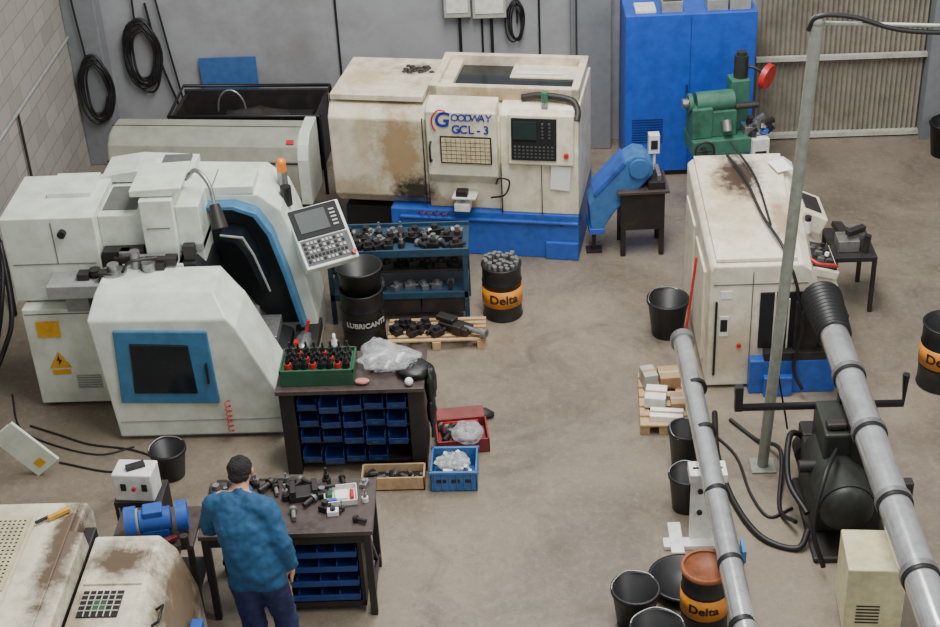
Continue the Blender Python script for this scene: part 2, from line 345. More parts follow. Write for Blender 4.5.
VB('cover_bracket',[GREY,DARK,STEEL]).m(0).box(-3.0,-2.74,11.2,11.62,1.44,1.51).m(1).box(-3.22,-2.95,11.02,11.12,1.4,1.47).box(-2.9,-2.8,11.1,11.18,1.4,1.54).box(-3.5,-3.2,11.08,11.14,1.39,1.46).m(2).cyl((-3.3,11.1,1.46),(-3.05,11.1,1.46),.02).box(-3.45,-3.36,11.1,11.2,1.4,1.5).done(.006)
VB('far_housing',MINT).prism([(-3.15,.04),(-1.93,.04),(-1.9,.45),(-2.04,1.34),(-2.12,1.58),(-2.3,1.74),(-3.15,1.78)],'y',11.64,12.3).done(.015,seg=2)
op=[(-2.86,1.7),(-2.5,1.7),(-2.31,1.62),(-2.2,1.42),(-2.1,1.0),(-2.0,.45)]
ip=[(-2.86,1.665),(-2.52,1.665),(-2.345,1.59),(-2.24,1.4),(-2.14,.98),(-2.04,.45)]
VB('door_frame',BLUEL,None,label='blue curved door edge').band(op,ip,11.5,11.65).done(.006)
VB('door_shade_plate',VOID).prism([(-2.86,1.66),(-2.52,1.66),(-2.35,1.585),(-2.25,1.4),(-2.15,.98),(-2.05,.45),(-2.3,.45),(-2.86,1.3)],'y',11.6,11.636).done()  # dark plate stands in for the shade inside the door opening
VB('sliding_door',[GLASS,GREY]).m(0).prism([(-2.62,1.5),(-2.44,1.47),(-2.36,1.3),(-2.27,.95),(-2.32,.95),(-2.42,1.28),(-2.5,1.42),(-2.62,1.45)],'y',11.36,11.6).m(1).prism([(-2.62,1.51),(-2.42,1.48),(-2.34,1.3),(-2.24,.93),(-2.255,.93),(-2.355,1.29),(-2.43,1.465),(-2.62,1.495)],'y',11.34,11.36).done(.003)
VB('chip_tray',[DARK,STEEL,RED]).m(0).box(-2.1,-1.88,11.05,11.75,.3,.4).m(1).sph((-2.0,11.3,.42),(.08,.18,.05),10,6,.2).m(2).obox((-1.98,11.45,.47),(.03,.03,.18),(0,15,0)).obox((-2.03,11.15,.46),(.03,.06,.14),(0,-10,0)).done()
VB('rear_cabinet',MINT).box(-4.36,-3.7,11.0,11.95,.04,1.02).done(.01)
VB('upper_cabinet',MINT).box(-4.42,-3.62,11.12,11.95,1.04,1.84).box(-3.62,-3.24,11.25,11.95,1.26,1.78).done(.008)
VB('cabinet_seam',SEAM).box(-4.38,-3.66,11.112,11.12,1.4,1.405).box(-3.99,-3.985,11.112,11.12,1.4,1.8).done()
VB('cabinet_seam',SEAM).box(-4.34,-3.7,10.994,11.0,.97,.976).done()
VB('column_head',MINT).box(-3.22,-2.94,11.14,11.75,.95,1.96).done(.008)
VB('head_cover',MINT).box(-2.94,-2.74,11.22,11.6,1.28,1.86).prism([(-3.3,1.97),(-2.95,1.97),(-2.86,2.02),(-2.86,2.05),(-3.3,2.03)],'y',11.2,11.72).done(.008)
VB('head_seam',SEAM).box(-3.18,-2.98,11.13,11.142,1.7,1.705).done()
VB('top_cover',[MINT,SEAM]).m(0).box(-3.05,-2.34,11.64,12.0,1.75,1.82).prism([(-3.7,1.8),(-2.9,1.8),(-2.9,1.86),(-3.4,1.9),(-3.7,1.86)],'y',11.85,12.25).box(-4.1,-3.72,11.5,11.9,1.84,1.88).m(1).box(-2.7,-2.69,11.64,12.0,1.82,1.824).box(-3.2,-2.95,11.95,12.2,1.86,1.89).box(-3.6,-3.3,11.35,11.8,1.78,1.786).done(.006)
VB('tool_changer',[GREY,STEEL,DARK]).m(0).box(-4.05,-3.3,10.86,11.12,1.2,1.32).box(-3.95,-3.75,10.98,11.12,1.0,1.2).m(1).cyl((-3.48,10.98,1.32),(-3.48,10.98,1.4),.11).cyl((-3.48,10.98,1.4),(-3.48,10.98,1.46),.05).cyl((-3.3,11.05,1.36),(-3.3,11.05,1.54),.045).cyl((-3.18,11.0,1.36),(-3.18,11.0,1.46),.06).m(2).box(-3.62,-3.3,10.96,11.1,1.03,1.2).cyl((-3.66,11.03,1.32),(-3.66,11.03,1.39),.05).tube([(-3.7,11.0,1.35),(-3.5,10.9,1.4),(-3.35,10.95,1.3)],.012).box(-3.25,-3.05,10.98,11.12,1.3,1.44).box(-3.6,-3.52,10.9,10.98,1.32,1.42).tube([(-3.4,10.95,1.4),(-3.3,10.9,1.52),(-3.1,11.0,1.5)],.014).box(-3.6,-3.25,11.12,11.24,1.2,1.5).box(-3.8,-3.7,10.95,11.05,1.32,1.38).done(.006)
VB('knob',BLACK).cyl((-3.9,11.12,1.7),(-3.9,11.07,1.7),.035).done()
VB('warning_sticker',YELLOW,None,label='plain yellow sticker').box(-4.26,-4.06,10.992,11.002,.74,.9).done()
VB('warning_sticker',[YELLOW,INK],None,label='yellow high-voltage warning triangle sticker').m(0).add([(-4.22,10.994,.42),(-4.02,10.994,.42),(-4.12,10.994,.59)],[(0,1,2)]).box(-4.2,-4.04,10.994,11.0,.35,.4).m(1).add([(-4.13,10.99,.445),(-4.095,10.99,.505),(-4.115,10.99,.505),(-4.12,10.99,.555),(-4.145,10.99,.495),(-4.125,10.99,.495)],[(0,1,2,3,4,5)]).done()
b=VB('vent_grille',GREY)
for i in range(6): b.box(-4.0,-3.78,10.99,11.0,.2+i*.025,.21+i*.025)
b.done()
VB('signal_lamp',[ORANGE,STEEL]).m(1).cyl((-2.14,12.05,1.6),(-2.14,12.05,1.76),.045).m(0).cyl((-2.14,12.05,1.76),(-2.14,12.05,1.84),.045).sph((-2.14,12.05,1.84),.045).done()
VB('signal_pole',BLACK).cyl((-2.1,11.9,1.5),(-2.1,11.9,1.68),.05).done(.01)
VB('work_lamp',[DARK,STEEL]).m(1).tube([(-2.9,11.6,1.93),(-2.78,11.5,2.06),(-2.66,11.4,1.97),(-2.62,11.32,1.8)],.02).m(0).cyl((-2.62,11.32,1.82),(-2.58,11.22,1.64),.045,.075).done()
PC=(-1.8,11.72,1.26); PR=(-48,0,28)
cp=VB('control_panel',[MINT]).obox(PC,(.5,.12,.58),PR).tube([(-2.1,12.0,1.1),(-1.98,11.95,1.15),(-1.88,11.85,1.2)],.05).done(.012)
R=Euler([a*D2R for a in PR]).to_matrix(); cc=Vector(PC)
def on(x,z,y=-.066): return tuple(cc+R@Vector((x,y,z)))
b=VB('screen',[MBLACK,SCREEN,KEYD,RED,KEYS],cp); b.m(0).obox(on(-.01,.135),(.45,.02,.28),PR).m(1).obox(on(-.05,.14,-.077),(.28,.01,.2),PR).m(4)
for j in range(5): b.obox(on(.15,.06+j*.036,-.077),(.05,.01,.014),PR)
b.m(2).obox(on(0,-.14,-.062),(.45,.01,.24),PR)
for i in range(11):
    for j in range(5): b.m(4 if (i*j+i)%4 else 0).obox(on(-.2+i*.036,-.055-j*.042,-.07),(.022,.012,.022),PR)
b.m(3).cyl(on(.21,-.24,-.06),on(.21,-.24,-.1),.022); b.done()
VB('air_hose',RED,None,label='red coiled air hose').tube([(-2.55+.025*math.cos(i*1.6),10.4+.025*math.sin(i*1.6),.42-i*.013) for i in range(26)],.005,6,3).done()
# ------------------------------------------------------------------ grey machine + open black hopper behind
Q=thing('bar_loader','grey-beige covered bar loader with rounded hood beside the wall','machine',(-4.42,14.45,0),-6)
B('hood',GREYB,Q).prism([(0,.35),(0,.8),(.05,.94),(.16,1.03),(.3,1.06),(.5,1.06),(.5,.35)],'x',0,2.1).done(.03,seg=3)
B('end_cap',MINT,Q).prism([(-.01,.3),(-.01,.82),(.06,.97),(.18,1.06),(.52,1.09),(.52,.3)],'x',2.08,2.2).done(.01)
B('base',DARK,Q).box(.05,2.05,.05,.5,.0,.36).done(.01)
B('beading',DARK,Q).box(0,2.1,-.008,.0,.77,.785).box(.0,2.1,.3,.31,1.055,1.065).done()
B('emblem',RED,Q).obox((2.0,.09,.985),(.08,.05,.01),(35,0,0)).done()
K=thing('metal_chip_hopper','open dark steel hopper with tube frame and hose hoop','bin',(-3.85,15.2,0),-4)
B('tub',DARK,K).box(0,1.65,0,.04,.3,.92).box(0,1.65,.6,.64,.3,1.0).box(0,.04,0,.64,.3,.95).box(1.61,1.65,0,.64,.3,.95).box(0,1.65,0,.64,.28,.33).done(.008)
B('frame',BLACK,K).tube([(-.02,-.03,0),(-.02,-.03,.9),(-.02,-.03,.95),(1.67,-.03,.95),(1.67,-.03,.9),(1.67,-.03,0)],.02,8,1).tube([(1.67,-.03,.95),(1.67,.67,1.02),(-.02,.67,1.02),(-.02,-.03,.95)],.02,8,1).tube([(1.67,.67,1.02),(1.67,.67,0)],.02,8,1).done()
B('hoop',STEEL,K).tube([(.6+.16*math.cos(a*math.pi/6),.35,.85+.25*math.sin(a*math.pi/6)) for a in range(0,7)],.012).done()
B('contents',DARK,K).box(.5,1.5,.1,.5,.6,.8).sph((.9,.3,.78),(.4,.2,.12),12,6,.1).done(.01)
# ------------------------------------------------------------------ blue tall cabinet
T=thing('electrical_cabinet','tall bright blue steel machine cabinet with fans on top','cabinet',(1.15,15.22,0),1)
B('body',BLUEC,T).box(0,1.4,0,.72,.06,1.9).done(.012)
B('plinth',DARK,T).box(.03,1.37,.03,.7,0,.06).done()
NV=mat('seam_navy',(20,46,116),.6)
B('door_seam',NV,T).box(.698,.703,-.004,.0,.1,1.86).done()
B('door_handle',NV,T).box(.66,.68,-.02,0,.9,1.1).done()
b=B('vent_grille',NV,T)
for i in range(10): b.box(.08,.42,-.006,0,.42+i*.03,.432+i*.03)
b.done()
for i,(fx,mm) in enumerate(((.22,WHITE),(.5,GREY),(.98,GREY),(1.22,GREY))):
    b=B('cooling_fan',[mm,DARK],T).m(0).box(fx-.11,fx+.11,.05,.3,1.9,1.94 if i==0 else 2.02); b.m(1)
    if i:
        for k in range(5): b.box(fx-.1,fx+.1,.065+k*.045,.085+k*.045,2.02,2.03)
    b.done(.008)
# ------------------------------------------------------------------ green machine tool
M=thing('surface_grinder','small green machine tool with motor column and red wheel guard','machine',(2.12,14.5,0),8)
B('pedestal',GREEN,M).box(-.22,.22,-.2,.25,0,.7).done(.03)
B('bed',GREEN,M).box(-.36,.32,-.2,.2,.68,.86).box(-.36,-.14,-.14,.16,.86,1.2).done(.015)
B('head',GREEN,M).cyl((-.3,0,1.22),(.1,0,1.22),.11).box(-.15,.12,-.12,.12,.86,1.15).box(.08,.28,.0,.2,.86,1.42).cyl((-.34,0,1.22),(-.38,0,1.22),.1).done(.012)
B('motor',DGREEN,M).cyl((.2,.1,1.42),(.2,.1,1.66),.075).cyl((.2,.1,1.66),(.2,.1,1.7),.05).done(.005)
B('spindle',STEEL,M).cyl((-.36,0,1.22),(-.44,0,1.22),.05).done()
B('cross_slide',[STEEL,DARK],M).m(1).cyl((.1,-.1,1.18),(.34,-.1,1.18),.035).m(0).box(.2,.4,-.15,.05,.82,.95).cyl((0,-.2,.95),(0,-.14,1.05),.05).done(.005)
B('wheel_guard',RED,M,label='red round guard').cyl((.42,-.02,1.46),(.46,-.06,1.45),.14,.13,28).done(.006)
B('guard_arm',DARK,M).tube([(.2,.1,1.5),(.3,.05,1.54),(.43,-.02,1.47)],.018).done()
b=B('handwheel',[DARK],M); b.tube([(-.25+.1*math.cos(a*math.pi/8),-.26,.78+.1*math.sin(a*math.pi/8)) for a in range(17)],.012); b.tube([(-.35,-.26,.78),(-.15,-.26,.78)],.01); b.cyl((-.25,-.3,.78),(-.25,-.2,.78),.025); b.done()
B('control_box',[WHITE,DARK],M).m(0).box(.26,.44,-.26,-.16,.6,.85).m(1).box(.29,.41,-.27,-.26,.64,.72).done(.005)
b=B('tool_clutter',[DARK,STEEL,BLUE],M)
for i in range(14): b.m(i%3).obox((random.uniform(.2,.55),random.uniform(-.2,.1),random.uniform(.86,1.05)),(.05,.05,.1),(random.uniform(0,60),random.uniform(0,60),0))
b.done(.004)
# ------------------------------------------------------------------ blue saw / chute on stand
S=thing('metal_bandsaw','sloping blue chute machine with rounded head over a dark steel stand','machine',(1.2,13.62,0),2)
B('stand',DARK,S).box(-.22,.22,-.2,.2,.3,.72).box(-.22,-.17,-.2,-.15,0,.3).box(.17,.22,-.2,-.15,0,.3).box(-.22,-.17,.15,.2,0,.3).box(.17,.22,.15,.2,0,.3).done(.008)
B('stand_top',DKTOP,S).box(-.26,.26,-.24,.24,.72,.75).done(.004)
B('chute',STEELB,S).prism([(-.52,.3),(-.4,.3),(-.26,.52),(.0,.78),(.1,.9),(.1,1.0),(.02,1.1),(-.08,1.12),(-.18,1.06),(-.46,.74),(-.54,.6)],'y',-.16,.14).done(.02)
B('chute_rim',BLUE,S).prism([(-.5,.72),(-.2,1.06),(-.17,1.03),(-.47,.69)],'y',-.18,.16).box(-.54,-.38,-.18,.16,.26,.32).done(.006)
B('drive_cover',STEELB,S).cyl((-.04,-.2,.98),(-.04,-.15,.98),.1).done(.006)
B('chute_leg',DARK,S).box(-.5,-.46,-.06,-.02,0,.3).box(-.56,-.4,-.1,.02,0,.03).done(.004)
B('vise',[DARK,STEEL],S).m(0).box(.05,.22,-.2,.1,.75,.83).m(1).box(.14,.18,-.18,.08,.83,.9).done(.005)
B('switch_box',[WHITE,DARK],S).m(0).box(.08,.19,.06,.16,1.02,1.22).cyl((.14,.1,.75),(.14,.1,1.02),.015).m(1).box(.1,.17,.05,.06,1.07,1.17).done(.005)
# ------------------------------------------------------------------ second lathe seen from its end
Lt=thing('cnc_lathe','cream CNC lathe seen from its end with oil-stained sloping roof','machine',(2.1,11.9,0))
LB=maker(Lt)
b=LB('body',CREAM_L)
pr=[(1.57,.03),(2.64,.03),(2.64,.62),(2.42,1.18),(2.34,1.24),(1.6,1.24),(1.57,1.2)]
pr2=[(1.55,.03),(2.7,.03),(2.7,.8),(2.52,1.36),(2.44,1.42),(1.59,1.42),(1.55,1.38)]
n=len(pr); b.add([(x,11.0,z) for x,z in pr]+[(x,12.72,z) for x,z in pr2],[tuple(range(n)),tuple(range(2*n-1,n-1,-1))]+[(i,(i+1)%n,n+(i+1)%n,n+i) for i in range(n)]); b.done(.015)
LB('roof_cover',CREAM_L).add([(1.62,11.05,1.25),(2.3,11.05,1.25),(2.4,12.68,1.435),(1.6,12.68,1.435),(1.62,11.05,1.285),(2.3,11.05,1.285),(2.4,12.68,1.47),(1.6,12.68,1.47)],[(0,1,2,3),(4,5,6,7),(0,1,5,4),(1,2,6,5),(2,3,7,6),(3,0,4,7)]).done(.008)
LB('base',BLUE).box(1.93,2.68,10.9,11.2,.0,.34).box(2.0,2.68,11.2,12.7,0,.3).box(2.05,2.3,10.84,10.95,0,.2).done(.012)
LB('end_window',[VOID,CREAM,DARK]).m(0).box(2.0,2.56,10.985,11.0,.42,.98).m(1).box(2.12,2.135,10.97,10.99,.42,.98).box(2.24,2.255,10.97,10.99,.42,.92).m(2).box(2.3,2.5,10.94,11.0,.4,.9).cyl((2.4,10.94,.8),(2.4,10.88,.8),.06).box(2.05,2.6,10.9,11.0,.34,.42).done(.006)
LB('panel_gap',SEAM).box(1.93,1.936,10.992,11.0,.05,1.18).done()
LB('panel_gap',SEAM).box(1.6,2.4,10.992,11.0,1.06,1.066).done()
LB('label_plate',WHITE).box(1.66,1.76,10.99,11.0,.93,1.0).done()
LB('switch_plate',[WHITE,BLACK]).m(0).box(1.66,1.74,10.99,11.0,.55,.75).m(1).box(1.67,1.73,10.985,10.99,.6,.72).done(.002)
LB('hinge_rod',BLACK).box(1.62,1.64,10.98,11.0,.15,.9).done(.003)
LB('button',RED).cyl((1.84,11.0,.45),(1.84,10.98,.45),.02).done()
LB('side_door',CREAM).box(1.545,1.57,11.25,11.9,.15,1.05).done(.008)
LB('side_door',CREAM).box(1.54,1.56,12.0,12.6,.15,1.1).done(.008)
LB('sliding_hood',[CREAM_L]).prism([(2.5,.6),(2.76,.62),(2.7,.9),(2.5,1.1)],'y',11.2,12.6).done(.012)
LB('chip_guard',[DARK]).box(2.6,2.74,11.05,11.2,.3,.8).box(2.6,2.82,11.2,12.6,.1,.6).done(.012)
cp=LB('control_panel',[CREAM_L]).obox((2.56,12.02,1.2),(.24,.46,.16),(0,24,0)).obox((2.56,11.42,1.04),(.26,.5,.08),(0,14,0)).done(.012)
b=LB('tray_clutter',[DARK,KEYD,STEEL,RED,PAPER],cp); b.m(0).obox((2.57,11.42,1.085),(.22,.44,.012),(0,14,0))
for i in range(12): b.m((0,1,2,1,0,4,2)[i%7]).obox((2.5+random.uniform(0,.14),11.25+i*.028,1.11),(random.uniform(.03,.07),.03,.03),(0,14,random.uniform(0,90)))
b.m(3).tube([(2.42,11.24,1.18),(2.5,11.14,1.16),(2.62,11.18,1.12),(2.68,11.22,1.08)],.014).m(0).obox((2.58,12.02,1.29),(.16,.28,.012),(0,24,0)); b.done()
LB('beacon',[WHITE,BLACK]).m(0).cyl((2.5,11.7,1.16),(2.5,11.7,1.28),.03).m(1).cyl((2.5,11.7,1.28),(2.5,11.7,1.32),.03).done()
LB('paper_note',PAPER).obox((2.36,12.42,1.47),(.16,.2,.004),(6,0,20)).done()
LB('cable_bundle',RUBBER).tube([(2.3,11.02,1.0),(2.36,10.9,.7),(2.3,10.86,.3),(2.38,10.8,.1)],.016).tube([(1.9,12.6,1.5),(2.0,12.2,1.48),(2.08,11.6,1.4),(2.2,11.1,1.32),(2.32,10.95,.95),(2.36,10.9,.5)],.014).tube([(1.95,12.75,1.56),(2.1,12.2,1.47),(2.14,11.5,1.36)],.011).done()
t=thing('tool_cart','dark steel tool cart with loose fixtures beside the lathe','cart',(3.08,12.5,0))
B('frame',DARK,t).box(-.2,.2,-.3,.3,.55,.6).box(-.2,-.16,-.3,-.26,0,.55).box(.16,.2,-.3,-.26,0,.55).box(-.2,-.16,.26,.3,0,.55).box(.16,.2,.26,.3,0,.55).done(.005)
B('fixture',STEEL,t).box(-.15,.05,-.2,.0,.6,.72).cyl((.08,.1,.6),(.08,.1,.7),.08).box(-.1,.0,.08,.25,.6,.66).done(.008)
B('tool_clutter',DARK,t).obox((.02,-.1,.78),(.2,.06,.06),(10,0,30)).obox((-.08,.1,.7),(.1,.2,.05),(0,10,10)).cyl((.1,-.2,.6),(.12,-.2,.78),.03).done(.005)
# ------------------------------------------------------------------ post with overhead rail
PO=thing('steel_post','galvanised vertical service post with overhead arm and hanging cables','post',(1.9,9.86,0))
B('pole',PIPEG,PO).tube([(0,0,.01),(.16,0,3.82)],.045,16,1).done()
B('base_plate',PIPEG,PO).box(-.1,.1,-.1,.1,0,.015).done(.003)
B('arm',PIPEG,PO).tube([(.16,0,3.78),(.16,0,3.81),(1.6,-.06,3.74)],.016,10,1).sph((.16,0,3.82),.05).done()
B('cable',RUBBER,PO).tube([(.1,.0,3.76),(.16,-.03,3.87),(.4,-.02,3.85),(.8,-.04,3.74),(1.6,-.08,3.72)],.018).tube([(.14,.05,3.5),(.1,.06,2.4),(.05,.06,1.2),(.2,.1,.3)],.008).done()
# ------------------------------------------------------------------ bar feeders
F1=thing('bar_feeder','long polished steel bar feeder tube joined to the lathe','bar feeder',(2.48,8.0,0))
FB=maker(F1)
FB('tube',SILVER).cyl((2.48,10.3,1.0),(2.48,5.6,1.0),.115,.115,40).done()
prof=[(.0,0),(.12,.0)]
for i in range(12):
    rr=.128+.003*i; prof+=[(rr+.012,.01+i*.05),(rr+.012,.03+i*.05),(rr-.004,.038+i*.05),(rr-.004,.052+i*.05)]
prof+=[(.13,.64),(.0,.65)]
bo=B('bellows',BLACK,F1,label='black ribbed flexible hose coupling').rev(prof).done()
bo.data.transform(Matrix.Translation(Vector((0,2.25,1.0)))@Matrix.Rotation(-math.pi/2,4,'X'))
for y in (9.7,8.95,8.15,7.4,6.8): FB('clamp_ring',STEEL).cyl((2.48,y,1.0),(2.48,y-.05,1.0),.13,.13,28).done(.004)
for y in (9.65,8.9,8.1,7.35): FB('ring_seal',BLACK).cyl((2.48,y,1.0),(2.48,y-.03,1.0),.125,.125,28).done()
FB('cross_frame',BLACK,None,'black tubular cradle').tube([(1.62,9.6,.95),(1.62,9.6,.78),(2.9,9.6,.78),(2.9,9.6,1.05)],.03,8,1).box(2.4,2.56,9.55,9.65,.0,.86).box(1.6,1.66,9.57,9.63,.76,.98).done()
FB('pump_unit',[DGREEN,DARK]).m(0).box(2.14,2.66,8.95,9.6,.05,.5).cyl((2.34,8.78,.42),(2.34,9.5,.42),.21,.21,32).sph((2.34,8.78,.42),(.2,.1,.2),24,14).box(2.22,2.6,9.15,9.62,.45,.82).m(1).box(2.1,2.7,8.65,9.65,0,.05).cyl((2.05,9.2,.5),(2.25,9.2,.5),.05).box(2.42,2.54,9.1,9.2,.5,.9).box(2.44,2.68,8.5,8.66,0,.24).cyl((2.2,9.6,.3),(2.2,9.75,.3),.1).box(2.15,2.4,9.6,9.8,.1,.5).box(2.24,2.4,9.2,9.3,.82,.88).done(.02)
FB('pump_hose',RUBBER).tube([(2.2,9.7,.4),(2.05,9.6,.5),(2.0,9.3,.3),(2.1,9.0,.2)],.025).done()
FB('pump_hose',RUBBER).tube([(2.3,9.1,.72),(2.16,8.8,.72),(2.06,8.6,.4),(2.14,8.5,.1)],.02).done()
FB('support_leg',DARK).box(2.42,2.54,7.0,7.1,0,.9).done(.01)
FB('support_leg',DARK).box(2.6,2.7,8.42,8.5,0,.92).done(.01)
F2=thing('bar_feeder','slimmer polished steel bar feeder tube on a white stand','bar feeder',(1.33,8.9,0))
F2B=maker(F2)
F2B('tube',SILVER).cyl((1.3,10.55,.78),(1.36,5.6,.78),.08,.085,36).done()
F2B('end_flange',STEEL).cyl((1.3,10.55,.78),(1.3,10.62,.78),.1,.1,24).done(.004)
for y in (9.9,9.3,8.55,7.8,7.2): F2B('clamp_ring',BLACK).cyl((1.33,y,.78),(1.335,y-.04,.78),.09,.09,24).done(.003)
F2B('stand_column',WHITE,None,'white upright stand plate').box(1.2,1.44,8.93,8.97,.03,.7).box(1.18,1.46,8.86,9.04,.62,.7).done(.008)
F2B('bolt',DARK).cyl((1.27,8.94,.3),(1.27,8.91,.3),.02).done()
F2B('bolt',DARK).cyl((1.27,8.94,.5),(1.27,8.91,.5),.02).done()
F2B('foot',WHITE).box(1.0,1.56,8.84,8.95,0,.04).box(1.05,1.15,8.76,9.12,0,.05).done(.006)
F2B('foot_pad',BLUEL).box(1.44,1.56,8.76,9.05,0,.045).done(.006)
F2B('sight_strip',BLUEL).box(1.42,1.445,7.83,7.97,.74,.84).done()
YC=mat('yellow_cream_box',(220,212,168),.45,dirt=(160,146,104),amt=.4)
t=thing('transformer_box','small yellowish cream steel transformer box with louvres','electrical box',(2.38,8.12,0),-4)
B('case',YC,t).box(-.2,.2,-.24,.2,.04,.6).done(.01)
b=B('louvre',DARK,t)
for i in range(6): b.box(-.12,.04,-.245,-.24,.12+i*.03,.13+i*.03)
b.done()
B('foot',DARK,t).box(-.18,-.12,-.2,.16,0,.04).done(); B('foot',DARK,t).box(.12,.18,-.2,.16,0,.04).done()
# ------------------------------------------------------------------ drums
def drum(label,loc,r,h,body,band,txt,inkm,rot=0,openr=True,top=None,bz=(.38,.675)):
    t=thing('oil_drum',label,'drum',loc,rot)
    b=B('shell',[body],t)
    b.rev([(0,0),(r,0),(r+.008,.015),(r,.03),(r,h*.34),(r+.008,h*.35),(r,h*.37),(r,h*.68),(r+.008,h*.69),(r,h*.71),(r,h-.02),(r+.01,h-.01),(r+.01,h),(r-.012,h),(r-.012,h-.1 if openr else h-.02),(0,h-.1 if openr else h-.02)])
    b.done()
    if band: B('colour_band',band,t).rev([(r+.002,h*bz[0]),(r+.0095,h*bz[0]),(r+.0095,h*bz[1]),(r+.002,h*bz[1])]).done()
    if top: B('drum_lid',top,t).rev([(0,h-.015),(r-.012,h-.015),(r-.012,h),(r+.012,h+.002),(r+.012,h-.03)]).done()
    if txt:
        b=B('lettering',inkm,t)
        for s_,z,sz in txt: b.text(s_,sz,(0,0,z),(90,0,0),.002,wrap=r+.009)
        b.done()
    return t
drum('black drum with amber lettered band filled with round bars',(-.22,12.38,0),.185,.56,BLACK,AMBER,[('Delta',.25,.13)],INK,5,bz=(.28,.6))
bar=B('steel_bar',STEEL).cyl((0,0,.47),(0,0,.6),.022,.022,12).done(.003)
tag(bar,'round steel bar end standing in the drum','bar','bars in the drum'); bar.location=(-.22,12.38,0)
for i,(dx,dy) in enumerate([(math.cos(a)*rr,math.sin(a)*rr) for rr,n_ in((.055,6),(.11,11),(.152,16)) for a in [2*math.pi*k/n_ for k in range(n_)]]):
    dup(bar,(-.22+dx,12.38+dy,random.uniform(-.03,.03)))
drum('black drum with faded lettering beside the machining centre',(-1.52,11.93,0),.2,.6,BLACK,None,[('LUBRICANTS',.3,.07)],KEYS,15,openr=False)
drum('amber and black drum',(3.62,11.0,0),.2,.62,BLACK,AMBER,[('Delta',.33,.13)],INK,-20,openr=False)
drum('dark drum with rusty lid and amber band',(1.2,7.98,0),.165,.6,DARK,AMBER,[('Delta',.32,.1)],INK,-10,openr=False,top=RUSTM)
tb=B('plastic_tub',BLACK).rev([(0,0),(.17,0),(.21,.22),(.22,.22),(.22,.235),(.2,.235),(.165,.03),(0,.03)]).done(loc=(-1.52,11.93,.6)); tag(tb,'black plastic tub sitting on the drum','tub')
# ------------------------------------------------------------------ buckets
def bucket(label,loc,r,h,rot=0,cat='bucket',handle=True):
    t=thing('bucket',label,cat,loc,rot)
    B('shell',BLACK,t).rev([(0,0),(r*.75,0),(r*.98,h-.03),(r*1.05,h-.03),(r*1.05,h),(r*.93,h),(r*.7,.02),(0,.02)]).done()
    if handle:
        B('handle',STEEL,t).tube([(r*1.04,0,h-.02),(r*.8,r*.55,h+.01),(0,r*.95,h+.02),(-r*.8,r*.55,h+.01),(-r*1.04,0,h-.02)],.005,6).done()
    return t
bucket('black plastic bucket with wire handle',(.72,8.07,0),.17,.33,20)
bucket('black rubber bucket standing open',(.84,7.66,0),.19,.33,0)
bucket('wide black bucket beside the lathe',(1.32,11.94,0),.19,.38,40)
bucket('black bucket under the feeder tube',(1.27,9.92,0),.14,.36,60)
bucket('black bucket under the feeder tube near the stand',(1.22,9.36,0),.14,.34,10)
bucket('black bucket by the sliding door',(4.8,15.55,0),.2,.4,0)
bucket('black waste bin beside the machining centre',(-3.0,9.95,0),.15,.28,30)
tb=B('drip_tray',BLACK).rev([(0,0),(.2,0),(.25,.09),(.26,.09),(.26,.105),(.235,.105),(.19,.015),(0,.015)]).done(loc=(1.1,8.42,0)); tag(tb,'low flat round black drip tray','tray')
# ------------------------------------------------------------------ pallets
def pallet(label,loc,lx,ly,rot=0):
    t=thing('wooden_pallet',label,'pallet',loc,rot); b=B('top_boards',WOOD,t); n_=6
    for i in range(n_):
        y=ly*i/(n_-1)-ly/2; b.box(-lx/2,lx/2,y-ly/18,y+ly/18,.085,.105)
    b.done(.003)
    for x in (-lx/2+.04,0,lx/2-.04): B('bearer',WOOD,t).box(x-.04,x+.04,-ly/2-.03,ly/2+.03,0,.085).done(.003)
    return t
pallet('pale wooden pallet carrying dark machine parts',(-.84,11.96,0),.92,.36,0)
pallet('small wooden pallet stacked with boxes',(1.16,10.72,0),.4,.72,-3)
mp=thing('machine_slide','black oily machine slide with shaft lying on the pallet','machine part',(-.66,11.93,.105),-32)
B('casting',DARK,mp).box(-.16,.16,-.07,.07,0,.08).box(-.2,.0,-.05,.05,.08,.13).box(.0,.1,-.09,.0,.0,.1).done(.012)
B('shaft',STEEL,mp).cyl((.1,0,.06),(.34,0,.06),.025).cyl((.3,0,.06),(.34,0,.06),.045).done(.003)
for i,(x,y,sx,sy,sz,m_,lb) in enumerate([(1.1,10.68,.18,.22,.1,WHITE,'white carton with label on the pallet'),(1.24,10.98,.18,.2,.1,CARD,'brown cardboard box on the pallet'),(1.17,10.44,.28,.14,.05,PAPER,'folded white paper stack on the pallet'),(1.28,10.62,.12,.18,.07,CARD,'small brown carton on the pallet'),(1.06,10.95,.12,.18,.14,KEYS,'grey carton on the pallet')]):
    t=thing('carton',lb,'box',(x,y,.105),random.uniform(-12,12)); B('box_body',m_,t).box(-sx/2,sx/2,-sy/2,sy/2,0,sz).done(.004)
    B('tape',[CARD if m_ is not CARD else KEYS],t).box(-sx/2-.001,sx/2+.001,-.015,.015,.01,sz+.001).done()
